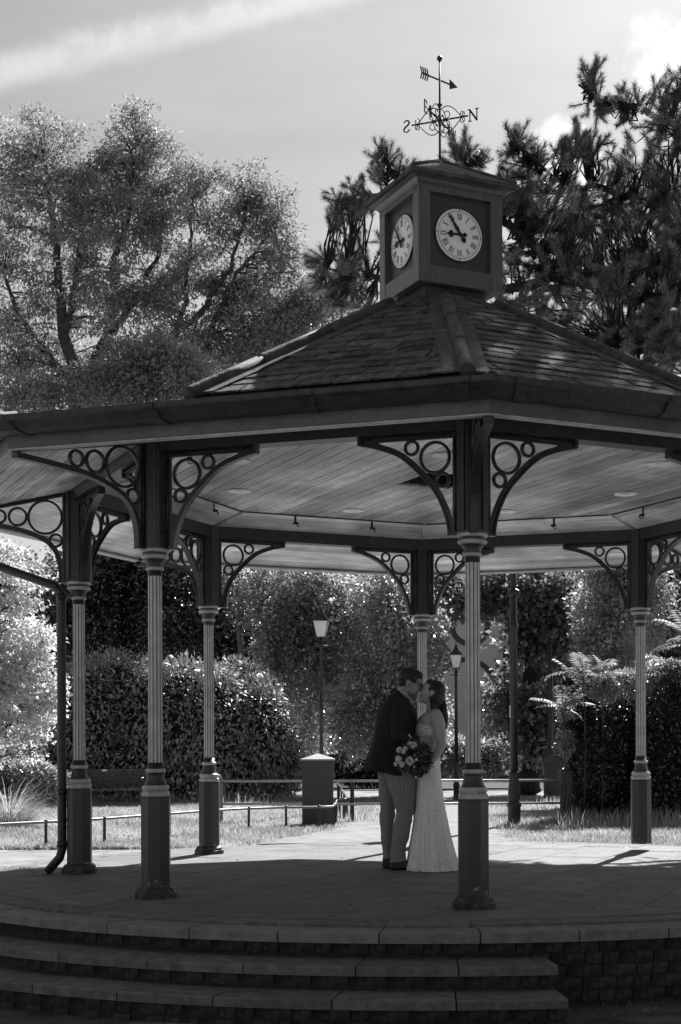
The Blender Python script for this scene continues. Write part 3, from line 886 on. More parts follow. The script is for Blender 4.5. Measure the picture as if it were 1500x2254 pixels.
        b.build('canopy_hip_cap', M['lead'], roof)
    b = MB(); b.lathe([(1.0, 4.505), (0.86, 4.575), (0.70, 4.655), (0.56, 4.725), (0.47, 4.775), (0.42, 4.82)], 8, smooth=False, rot=PHI - PI / 2, cap=False)
    b.build('lead_apron', M['lead'], roof)
    # ---- rainwater pipe beside the left column (k = 6)
    b = MB()
    pc = dk(6) * RC
    def Wl(px, py, Y): p = W(px, py, Y); return (p[0] - BC.x, p[1] - BC.y, p[2])
    Y = pc.y + BC.y
    x = W(137, 1500, Y)[0] - BC.x
    yl = pc.y - 0.02
    b.tube([(at(4.3, 6, 0)[0], at(4.3, 6, 0)[1], 2.78), (x - 0.05, yl, 2.415), (x, yl, 2.35), (x, yl, 2.2), (x, yl, 0.20), (x - 0.02, yl, 0.13), Wl(103, 1921, Y - 0.05)], 0.0375, 14)
    for z in (2.3, 0.66, 0.22): b.lathe([(0.043, z), (0.043, z + 0.05)], 14, (x, yl, 0))
    b.box((x + 0.06, yl, 2.33), (0.10, 0.02, 0.03)); b.box((x + 0.06, yl, 0.45), (0.10, 0.02, 0.03))
    b.build('rainwater_pipe', M['paint'], root)
    return root
bandstand = build_bandstand()

# ------------------------------------------------------------------ clock turret
M['dial'] = mat('dial_enamel', 0.95, 0.4, 0.08, 3, spec=0.4)
M['turret'] = mat('turret_boards', 0.085, 0.28, 0.3, 4, 0.12, 30, 0.8, stretch=(6, 6, 1))
M['panel'] = mat('turret_panel', 0.038, 0.35, 0.25, 5, 0.12, 30, 0.6)
M['ink'] = mat('dial_black', 0.015, 0.5)

def numeral_mesh(txt):
    """serif roman numeral, about 1 unit tall, centred, in the x-z plane facing -y"""
    b = MB(); W_ = {'I': 0.30, 'V': 0.62, 'X': 0.64}
    tot = sum(W_[c] for c in txt); x = -tot / 2
    def stroke(x0, z0, x1, z1, w):
        b.add([(x0 - w / 2, -0.5, z0), (x0 + w / 2, -0.5, z0), (x1 + w / 2, -0.5, z1), (x1 - w / 2, -0.5, z1),
               (x0 - w / 2, 0, z0), (x0 + w / 2, 0, z0), (x1 + w / 2, 0, z1), (x1 - w / 2, 0, z1)],
              [(0, 1, 2, 3), (7, 6, 5, 4), (0, 4, 5, 1), (1, 5, 6, 2), (2, 6, 7, 3), (3, 7, 4, 0)])
    def serif(x0, z, w): stroke(x0 - w / 2 + 0.03, z, x0 + w / 2 - 0.03, z + 0.001, 0.06); b.box((x0, -0.25, z), (w, 0.5, 0.055))
    for c in txt:
        w = W_[c]; m = x + w / 2
        if c == 'I': stroke(m, -0.5, m, 0.5, 0.15); serif(m, 0.5, 0.27); serif(m, -0.5, 0.27)
        if c == 'V': stroke(m - 0.2, 0.5, m, -0.5, 0.15); stroke(m + 0.2, 0.5, m, -0.5, 0.07); serif(m - 0.2, 0.5, 0.25); serif(m + 0.2, 0.5, 0.22)
        if c == 'X': stroke(m - 0.2, 0.5, m + 0.2, -0.5, 0.15); stroke(m + 0.2, 0.5, m - 0.2, -0.5, 0.07); [serif(m + a, zz, 0.22) for a in (-0.2, 0.2) for zz in (-0.5, 0.5)]
        x += w
    return b

def build_turret():
    root = empty('clock_turret', (BC.x, BC.y, 4.70), PHI + PI / 8)
    tag(root, 'square dark clock turret with two white dials on top of the bandstand roof', 'clock turret')
    Z = lambda z: z - 4.70
    b = MB(); b.box((0, 0, Z(4.82)), (0.56, 0.56, 0.24)); b.build('neck', M['paint_mid'], root)
    H = 0.393
    b = MB(); b.box((0, 0, Z(4.925)), (2 * H - 0.03, 2 * H - 0.03, 0.05)); b.build('floor_board', M['paint_mid'], root)
    for sx in (-1, 1):
        for sy in (-1, 1):
            b = MB(); b.box((sx * (H - 0.053), sy * (H - 0.053), Z((4.898 + 5.648) / 2)), (0.106, 0.106, 5.648 - 4.898)); b.build('corner_post', M['turret'], root)
    for i in range(4):
        R = Matrix.Rotation(i * PI / 2, 3, 'Z')
        b = MB(); b.box(R @ Vector((0, -(H - 0.032), Z(4.969))), (2 * H - 0.214, 0.058, 0.142), i * PI / 2); b.build('bottom_rail', M['turret'], root)
        b = MB(); b.box(R @ Vector((0, -(H - 0.030), Z(5.706))), (2 * H + 0.002 - (0.062 if i % 2 else 0) , 0.062, 0.114), i * PI / 2); b.build('frieze', M['turret'], root)
        b = MB(); b.box(R @ Vector((0, -(H - 0.060), Z(5.343))), (2 * H - 0.21, 0.03, 0.62), i * PI / 2); b.build('panel', M['panel'], root)
    b = MB()
    def sq(h, z): return [(-h, -h, Z(z)), (h, -h, Z(z)), (h, h, Z(z)), (-h, h, Z(z))]
    b.loft([sq(0.396, 5.70), sq(0.41, 5.715), sq(0.425, 5.74), sq(0.47, 5.752)], 0, False); b.build('cornice', M['turret'], root)
    b = MB(); b.loft([sq(0.497, 5.753), sq(0.502, 5.760), sq(0.502, 5.785), sq(0.494, 5.792), sq(0.02, 6.07)], 0, False)
    cp = b.build('cap', M['lead'], root)
    for a in range(4):
        t = a * PI / 2 + PI / 4
        d = Vector((math.cos(t), math.sin(t), 0)) * math.sqrt(2)
        b = MB(); b.tube([d * 0.48 + Vector((0, 0, Z(5.806))), d * 0.02 + Vector((0, 0, Z(6.068)))], 0.018, 8); b.build('cap_roll', M['lead'], cp)
    b = MB(); b.box((0.0, -0.504, Z(5.772)), (0.03, 0.012, 0.05)); b.build('cap_joint', M['lead'], cp)
    # dials
    r = 0.216
    dm = MB(); dm.lathe([(r, 0.0), (r, 0.012), (r - 0.006, 0.016), (0.001, 0.016)], 56, cap=False); dial_me = dm.mesh('dial', M['dial'])
    tk = MB()
    def annulus(b, r0, r1, z, n=72):
        vs = [(q * math.cos(2 * PI * i / n), q * math.sin(2 * PI * i / n), z) for q in (r0, r1) for i in range(n)]
        b.add(vs, [(i, (i + 1) % n, n + (i + 1) % n, n + i) for i in range(n)])
    annulus(tk, r - 0.021, r - 0.017, 0.0172)
    for i in range(60):
        a = 2 * PI * i / 60; tk.lathe([(0.0031, 0.0), (0.0031, 0.0008)], 6, ((r - 0.033) * math.cos(a), (r - 0.033) * math.sin(a), 0.0168))
    for i in range(4):
        a = PI / 2 * i; tk.box(((r - 0.010) * math.cos(a), (r - 0.010) * math.sin(a), 0.0174), (0.022, 0.006, 0.001), a)
    track_me = tk.mesh('minute_track', M['ink'])
    rim = MB()
    rim.loft([[(q * math.cos(a), q * math.sin(a), z) for q, z in ((r - 0.001, 0.012), (r + 0.012, 0.012), (r + 0.012, 0.0), (r - 0.001, 0.0))] for a in [2 * PI * i / 56 for i in range(57)]], 0, True, cap=False)
    rim_me = rim.mesh('dial_rim', M['panel'])
    nums = ['XII', 'I', 'II', 'III', 'IIII', 'V', 'VI', 'VII', 'VIII', 'IX', 'X', 'XI']
    num_me = []
    for i, t in enumerate(nums):
        b = numeral_mesh(t)
        a = -i * PI / 6
        sc = 0.048; xs = 0.78 if len(t) > 2 else 1.0
        flip = PI if False else 0
        Rm = Matrix.Rotation(a, 3, 'Z')
        b.v = [tuple(Rm @ Vector((p[0] * sc * xs, p[2] * sc + (r - 0.066), 0.0172 - p[1] * 0.001))) for p in b.v]
        me = b.mesh('numeral', M['ink']); num_me.append(me)
    def hand(pts, ang, z):
        b = MB(); Rm = Matrix.Rotation(ang, 4, 'Z'); b.prism(pts, z, z + 0.004, 0, Rm); me = b.mesh('hand', M['ink']); return me
    mh = hand([(-0.009, -0.005), (0.009, -0.005), (0.010, 0.02), (0.017, 0.05), (0.010, 0.11), (0.006, 0.185), (0.0, 0.195), (-0.006, 0.185), (-0.010, 0.11), (-0.017, 0.05), (-0.010, 0.02)], 2 * PI * 5.8 / 60, 0.034)
    mt = hand([(-0.006, 0.0), (0.006, 0.0), (0.010, -0.03), (0.024, -0.055), (0.0, -0.085), (-0.024, -0.055), (-0.010, -0.03)], 2 * PI * 5.8 / 60, 0.034)
    hh = hand([(-0.007, 0.0), (0.007, 0.0), (0.009, 0.035), (0.007, 0.06), (0.030, 0.075), (0.026, 0.095), (0.010, 0.105), (0.0, 0.128), (-0.010, 0.105), (-0.026, 0.095), (-0.030, 0.075), (-0.007, 0.06), (-0.009, 0.035)], 2 * PI * 3.08 / 12, 0.026)
    ht = hand([(-0.006, 0.0), (0.006, 0.0), (0.008, -0.03), (0.022, -0.045), (0.0, -0.072), (-0.022, -0.045), (-0.008, -0.03)], 2 * PI * 3.08 / 12, 0.026)
    pin = MB(); pin.lathe([(0.010, 0.016), (0.010, 0.044), (0.006, 0.048)], 12); pin_me = pin.mesh('spindle', M['ink'])
    for i in range(4):
        Rr = Matrix.Rotation(i * PI / 2, 4, 'Z') @ Matrix.Translation((0, -(H - 0.045), Z(5.336))) @ Matrix.Rotation(PI / 2, 4, 'X')
        f = empty('clock_face', (0, 0, 0), 0, root); f.matrix_local = Rr
        link('dial', dial_me, f); link('minute_track', track_me, f); link('dial_rim', rim_me, f)
        for me in num_me: link('numeral', me, f)
        link('minute_hand', mh, f); link('hour_hand', hh, f); link('minute_hand_tail', mt, f); link('hour_hand_tail', ht, f); link('spindle', pin_me, f)
    return root
turret = build_turret()

# ------------------------------------------------------------------ weather vane
def build_vane():
    root = empty('weather_vane', (BC.x, BC.y, 6.055))
    tag(root, 'black wrought-iron weather vane with arrow and compass letters above the clock', 'weather vane')
    z0 = 6.055
    Z = lambda z: z - z0
    b = MB(); b.tube([(0, 0, Z(6.04)), (0, 0, Z(6.50)), (0, 0, Z(6.94))], [0.011, 0.0095, 0.007], 10); b.lathe([(0.010, Z(6.55)), (0.022, Z(6.556)), (0.022, Z(6.568)), (0.010, Z(6.575))], 12)
    b.build('spindle', M['black'], root)
    b = MB(); b.sphere((0, 0, Z(6.96)), 0.024, 14, 10); b.build('ball_finial', M['black'], root)
    def planar(ang, pts_list, thick=0.006):
        """list of polygons (u, z) in the vertical plane through the pole at angle ang"""
        bb = MB(); u = Vector((math.cos(ang), math.sin(ang), 0)); w = Vector((-math.sin(ang), math.cos(ang), 0))
        for P in pts_list:
            n = len(P)
            vs = [u * p[0] + w * (-thick / 2) + Vector((0, 0, p[1])) for p in P] + [u * p[0] + w * (thick / 2) + Vector((0, 0, p[1])) for p in P]
            bb.add(vs, [tuple(reversed(range(n))), tuple(range(n, 2 * n))] + [(i, (i + 1) % n, n + (i + 1) % n, n + i) for i in range(n)])
        return bb
    # arrow
    aa = math.atan2(0.14, 0.146); za = Z(6.774)
    P = [[(-0.14, za - 0.006), (0.14, za - 0.006), (0.14, za + 0.006), (-0.14, za + 0.006)],
         [(0.12, za - 0.042), (0.212, za), (0.12, za + 0.042)]]
    for i in range(4):
        x = -0.210 + i * 0.024
        for sg in (-1, 1):
            P.append([(x, za), (x + 0.009, za), (x - 0.007, za + sg * 0.052), (x - 0.016, za + sg * 0.052)])
    P.append([(-0.21, za - 0.007), (-0.13, za - 0.007), (-0.13, za + 0.007), (-0.21, za + 0.007)])
    planar(aa, P, 0.008).build('arrow', M['black'], root)
    # compass arms
    zr = Z(6.427)
    an = math.atan2(-0.12, 0.296)
    ae = an + PI / 2                      # W arm points away, E arm towards the camera
    b = MB()
    for a in (an, ae):
        u = Vector((math.cos(a), math.sin(a), 0))
        b.tube([u * -0.262 + Vector((0, 0, zr)), u * 0.262 + Vector((0, 0, zr))], 0.0075, 8)
    b.build('compass_arms', M['black'], root)
    def scroll_pts():
        c = []
        for i in range(15):                  # bow from the pole out to the arm
            t = i / 14; c.append((0.012 + 0.19 * t, 0.115 * math.sin(PI * (0.32 + 0.68 * t)) ** 1.0 * (1 if t < 1 else 0) ))
        for i in range(1, 13):               # curl at the end
            a = -PI / 2 + i * 0.52; c.append((0.208 + 0.022 * math.cos(a) * (1 - i * 0.02), 0.0 - 0.026 + 0.024 * math.sin(a) + 0.0))
        return c
    def inner_curl():
        c = []
        for i in range(17):
            a = PI + i * 0.36; rr = 0.040 * (1 - i * 0.025); c.append((0.062 + rr * math.cos(a), 0.045 + rr * math.sin(a)))
        return c
    for a in (an, ae):
        u = Vector((math.cos(a), math.sin(a), 0))
        for sg in (-1, 1):
            for vz in (-1, 1):
                b = MB()
                for cv in (scroll_pts(), inner_curl()):
                    b.tube([u * (sg * p[0]) + Vector((0, 0, zr + vz * p[1])) for p in cv], 0.0042, 6)
                b.build('scroll', M['black'], root)
    # letters, standing in the plane of their arm; u runs outward along +a
    def glyph(c):
        s = 0.05; w = 0.011
        def bar(x0, z0_, x1, z1_, t=w):
            d = Vector((x1 - x0, z1_ - z0_)); n_ = Vector((-d.y, d.x)).normalized() * t / 2
            return [(x0 + n_.x, z0_ + n_.y), (x0 - n_.x, z0_ - n_.y), (x1 - n_.x, z1_ - n_.y), (x1 + n_.x, z1_ + n_.y)]
        if c == 'N':
            return [bar(-0.032, -s, -0.032, s, 0.009), bar(0.032, -s, 0.032, s, 0.009), bar(-0.036, s, 0.034, -s, 0.017), bar(-0.055, s, -0.03, s, 0.007), bar(-0.048, -s, -0.016, -s, 0.007), bar(0.016, s, 0.05, s, 0.007)]
        if c == 'S':
            pts = [(-0.026, 0.032), (-0.012, 0.048), (0.010, 0.048), (0.024, 0.034), (0.020, 0.016), (0.0, 0.0), (-0.020, -0.014), (-0.027, -0.032), (-0.012, -0.049), (0.012, -0.049), (0.028, -0.030)]
            return [bar(*pts[i], *pts[i + 1], 0.010 if i in (0, 1, 8, 9) else 0.014) for i in range(len(pts) - 1)]
        if c == 'E':
            return [bar(-0.02, -s, -0.02, s, 0.014), bar(-0.026, s, 0.032, s, 0.010), bar(-0.026, -s, 0.034, -s, 0.010), bar(-0.02, 0, 0.02, 0, 0.009), bar(0.030, s, 0.030, s - 0.022, 0.007), bar(0.032, -s, 0.032, -s + 0.024, 0.007)]
        if c == 'W':
            return [bar(-0.05, s, -0.024, -s, 0.015), bar(-0.024, -s, 0.0, s * 0.7, 0.008), bar(0.0, s * 0.7, 0.024, -s, 0.015), bar(0.024, -s, 0.05, s, 0.008)]
    for c, a, sg, mir in (('N', an, 1, 1), ('S', an, -1, 1), ('W', ae, 1, 1), ('E', ae, -1, 1)):
        polys = [[(sg * 0.31 + mir * p[0], zr + p[1]) for p in q] for q in glyph(c)]
        bb = planar(a, polys, 0.006); o = bb.build('letter_' + c.lower(), M['black'], root); poly_fix(o.data)
        o['label'] = 'compass letter ' + c
    return root
vane = build_vane()
# ------------------------------------------------------------------ foliage helpers
def unitv(a): return a / np.maximum(np.linalg.norm(a, axis=-1, keepdims=True), 1e-9)

def fast_mesh(name, V, nper, m, rnd=None, smooth=False):
    """V: (N, nper, 3) separate polygons"""
    N = V.shape[0]
    me = bpy.data.meshes.new(name)
    me.vertices.add(N * nper); me.vertices.foreach_set('co', V.reshape(-1).astype(np.float32))
    me.loops.add(N * nper); me.loops.foreach_set('vertex_index', np.arange(N * nper, dtype=np.int32))
    me.polygons.add(N); me.polygons.foreach_set('loop_start', np.arange(0, N * nper, nper, dtype=np.int32))
    me.materials.append(m)
    at_ = me.attributes.new('rnd', 'FLOAT', 'FACE')
    at_.data.foreach_set('value', (RNG.random(N) if rnd is None else rnd).astype(np.float32))
    me.update(calc_edges=True)
    return me

def leaf_polys(C, D, Nn, L, Wd, fold=0.25, mid=0.42):
    D = unitv(D); Sx = unitv(np.cross(D, Nn)); Nn = np.cross(Sx, D)
    L = np.asarray(L)[:, None]; Wd = np.asarray(Wd)[:, None]
    v0 = C; v2 = C + D * L - Nn * L * 0.12
    v1 = C + D * L * mid + Sx * Wd / 2 + Nn * Wd * fold
    v3 = C + D * L * mid - Sx * Wd / 2 + Nn * Wd * fold
    return np.stack([v0, v1, v2, v3], 1)

def sample_ell(ells, n, shell=0.35, rng=RNG):
    """points in a union of ellipsoids (cx,cy,cz,rx,ry,rz), biased to the outside"""
    E_ = np.array(ells, float)
    vol = np.prod(E_[:, 3:], 1) ** 0.75; idx = rng.choice(len(E_), n, p=vol / vol.sum())
    d = unitv(rng.normal(size=(n, 3)))
    r = rng.random(n) ** shell
    return E_[idx, :3] + d * r[:, None] * E_[idx, 3:], d, idx

def sprays(centers, per, rad, L, Wd, droop=0.3, out=None, rng=RNG, jit=0.3, fold=0.25, up=0.4):
    n = len(centers); rad = np.asarray(rad, float)
    C = np.repeat(centers, per, 0)
    off = np.clip(rng.normal(size=(n * per, 3)), -1.6, 1.6) * rad * 0.5
    C = C + off
    D = unitv(rng.normal(size=(n * per, 3)) + (0 if out is None else np.repeat(out, per, 0) * 0.9) + np.array([0, 0, -droop]) + off / rad * 0.4)
    Nn = unitv(rng.normal(size=(n * per, 3)) * 0.7 + np.array([0, 0, up]))
    LL = L * (1 + jit * rng.uniform(-1, 1, n * per)); WW = Wd * (1 + jit * rng.uniform(-1, 1, n * per))
    return leaf_polys(C, D, Nn, LL, WW, fold)

def pxell(lst, Y, depth=1.0):
    out = []
    for px, py, rx, ry in lst:
        for _ in range(1):
            s = Y / FPX; y = Y + RNG.uniform(-0.6, 0.6) * depth
            p = W(px, py, y); out.append((p[0], p[1], p[2], rx * s, (rx + ry) / 2 * s * depth, ry * s))
    return out

def twig_mesh(bmx, limbs, centers, r=0.012, step=1):
    pts = np.array([p for l in limbs for p in l])
    for c in centers[::step]:
        d = np.linalg.norm(pts - c, axis=1) + np.maximum(0, pts[:, 2] - c[2]) * 1.5
        p = pts[np.argmin(d)]
        m = (p + c) / 2 + RNG.normal(size=3) * 0.06 + np.array([0, 0, 0.05])
        bmx.tube([p, m, c], [r * 1.6, r, r * 0.5], 4, cap=False)

def limb_path(P, n=5, wob=0.06):
    """densify a polyline with a little wobble"""
    P = [np.array(p, float) for p in P]; out = []
    for a, c in zip(P[:-1], P[1:]):
        for i in range(n):
            t = i / n; out.append(a + (c - a) * t + (RNG.normal(size=3) * wob if i else 0))
    out.append(P[-1]); return out

def tree(name, label, cat, limbs, ells, nspray, per, rad, L, Wd, leafm, barkm, droop=0.3, twig=0.012, tstep=1, group=None, shell=0.35, base=None, up=0.4, extra=None, fold=0.25):
    """limbs: list of (points, r0, r1); first is the trunk and starts on the ground"""
    b0 = np.array(limbs[0][0][0]); root = empty(name, b0)
    tag(root, label, cat, group)
    bm_ = MB(); paths = []
    for P, r0, r1 in limbs:
        q = limb_path(P, 5, 0.25 * r0 + 0.01); paths.append(q)
        bm_.tube(q, list(np.linspace(r0, r1, len(q))), 8)
    cen, d, _ = sample_ell(ells, nspray, shell)
    if extra is not None: cen = np.concatenate([cen, extra]); d = np.concatenate([d, np.zeros((len(extra), 3))])
    if twig: twig_mesh(bm_, paths, cen, twig, tstep)
    bm_.v = [(p[0] - b0[0], p[1] - b0[1], p[2] - b0[2]) for p in bm_.v]
    bm_.build('trunk', barkm, root)
    V = sprays(cen, per, rad, L, Wd, droop, d, up=up, fold=fold) - b0
    rn = np.clip(0.55 * np.repeat(RNG.random(len(cen)), per) + 0.45 * RNG.random(len(V)), 0, 1)
    link('crown', fast_mesh('crown', V, 4, leafm, rn), root)
    return root, cen

M['bark'] = mat('bark', 0.075, 0.9, 0.5, 10, 0.6, 30, 0.1, stretch=(3, 3, 0.6))
M['bark_dark'] = mat('dark_bark', 0.035, 0.9, 0.5, 10, 0.6, 30, 0.1, stretch=(3, 3, 0.6))
M['bark_pale'] = mat('pale_bark', 0.20, 0.8, 0.4, 6, 0.4, 20, 0.1, stretch=(2, 2, 0.6))
M['euc'] = leaf_mat('gum_leaf', 0.27, 0.42, 0.05, 0.5, 0.6, 0.42)
M['pale_leaf'] = leaf_mat('pale_leaf', 0.22, 0.45, 0.10, 0.35, 0.4, 0.45)
M['pine_leaf'] = leaf_mat('pine_needle', 0.165, 0.36, 0.10, 0.4, 0.7, 0.38)
M['acer'] = leaf_mat('variegated_leaf', 0.55, 0.48, 0.05, 0.5, 0.3, 0.72)
M['yew'] = leaf_mat('yew_leaf', 0.035, 0.2, 0.14, 0.25, 0.5)
M['birch'] = leaf_mat('birch_leaf', 0.17, 0.45, 0.22, 0.28, 0.8, 0.5)
M['maple'] = leaf_mat('maple_leaf', 0.08, 0.45, 0.12, 0.35, 0.5, 0.3)
M['laurel'] = leaf_mat('laurel_leaf', 0.30, 0.25, 0.17, 0.42, 0.5, 0.4)
M['privet'] = leaf_mat('privet_leaf', 0.055, 0.25, 0.12, 0.32, 0.5, 0.15)
M['sumac'] = leaf_mat('sumac_leaf', 0.17, 0.42, 0.06, 0.5, 0.3, 0.32)
M['grass'] = leaf_mat('grass_blade', 0.30, 0.45, 0.05, 0.45, 0.4, 0.5)
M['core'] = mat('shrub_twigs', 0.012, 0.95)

def gp(x, y): return np.array((x, y, float(gz(x, y)) - 0.03))

# ------------------------------------------------------------------ gum trees, upper left
YE = 42.0
e1 = [(a, c, d, e * 1.12, f * 1.1, g_ * 1.1) for a, c, d, e, f, g_ in pxell([(95, 330, 80, 85), (30, 400, 70, 110), (60, 530, 110, 90), (170, 480, 70, 100), (150, 380, 45, 70), (100, 660, 130, 90), (20, 760, 80, 110), (210, 610, 70, 80), (120, 800, 90, 70), (250, 700, 70, 60)], YE, 1.0)]
e2 = [(a, c, d, e * 1.08, f * 1.1, g_ * 1.06) for a, c, d, e, f, g_ in pxell([(300, 310, 72, 72), (255, 400, 60, 85), (350, 400, 70, 75), (300, 500, 90, 70), (425, 420, 75, 75), (540, 440, 80, 80), (600, 500, 62, 75), (610, 590, 50, 75), (480, 520, 80, 70), (400, 610, 90, 70), (520, 640, 90, 80), (330, 680, 80, 70), (430, 740, 80, 60), (570, 720, 70, 60)], YE + 1.0, 1.0)]
def E(px, py, dy=0.0): return W(px, py, YE + dy)
t1b = gp(*E(185, 880)[:2])
tree('gum_tree', 'tall gum tree at far left behind the bandstand roof, trunk forking low', 'tree',
     [([t1b, E(180, 1000), E(172, 855)], 0.32, 0.25), ([E(172, 855), E(140, 740), E(128, 600), E(110, 460), E(95, 350)], 0.20, 0.04),
      ([E(172, 855), E(110, 790), E(40, 700), E(10, 600)], 0.13, 0.04), ([E(140, 740), E(165, 640), E(180, 520), E(160, 420)], 0.12, 0.03),
      ([E(175, 870), E(120, 800), E(50, 790)], 0.09, 0.03)],
     e1, 300, 80, (0.46, 0.46, 0.30), 0.165, 0.052, M['euc'], M['bark'], 0.55, 0.014, group='gum trees behind the bandstand', shell=0.5)
t2b = gp(*E(200, 880, 1)[:2])
tree('gum_tree', 'broad gum tree left of the clock with two domed leafy heads', 'tree',
     [([t2b, E(205, 1000, 1), E(195, 835, 1)], 0.30, 0.22), ([E(195, 835, 1), E(235, 740, 1), E(255, 560, 1), E(290, 420, 1), E(300, 320, 1)], 0.16, 0.035),
      ([E(200, 830, 1), E(250, 730, 1), E(300, 650, 1), E(350, 560, 1), E(360, 430, 1)], 0.15, 0.03), ([E(205, 850, 1), E(330, 780, 1), E(440, 690, 1), E(510, 590, 1), E(540, 460, 1)], 0.15, 0.03),
      ([E(440, 790, 1), E(480, 690, 1), E(520, 600, 1), E(590, 520, 1)], 0.10, 0.03), ([E(205, 850, 1), E(360, 800, 1), E(400, 690, 1), E(420, 560, 1), E(425, 440, 1)], 0.12, 0.03)],
     e2, 440, 80, (0.46, 0.46, 0.30), 0.165, 0.052, M['euc'], M['bark'], 0.55, 0.014, group='gum trees behind the bandstand', shell=0.5)
YB = 39.0
def Bp(px, py): return W(px, py, YB)
e3 = pxell([(320, 790, 90, 60), (250, 850, 100, 50), (400, 830, 90, 60), (60, 870, 70, 40)], YB)
tree('pale_tree', 'pale sunlit small-leaved tree just above the left gutter', 'tree',
     [([gp(*Bp(320, 900)[:2]), Bp(320, 1000), Bp(322, 800)], 0.16, 0.05), ([Bp(322, 900), Bp(260, 830)], 0.07, 0.02), ([Bp(322, 880), Bp(400, 810)], 0.07, 0.02)],
     e3, 210, 95, (0.4, 0.4, 0.35), 0.11, 0.06, M['pale_leaf'], M['bark_pale'], 0.3, 0.01, group='pale trees behind the roof')
e4 = pxell([(590, 740, 95, 60), (690, 665, 62, 55), (650, 690, 70, 50), (480, 790, 70, 40), (740, 640, 40, 40)], YB + 4)
tree('pale_tree', 'pale feathery tree between the gum trees and the pine', 'tree',
     [([gp(*W(620, 900, YB + 4)[:2]), W(620, 1000, YB + 4), W(625, 760, YB + 4)], 0.15, 0.05), ([W(622, 850, YB + 4), W(560, 740, YB + 4)], 0.07, 0.02), ([W(625, 800, YB + 4), W(690, 680, YB + 4), W(740, 640, YB + 4)], 0.07, 0.02)],
     e4, 210, 80, (0.42, 0.42, 0.36), 0.11, 0.055, M['pale_leaf'], M['bark_pale'], 0.3, 0.01, group='pale trees behind the roof')

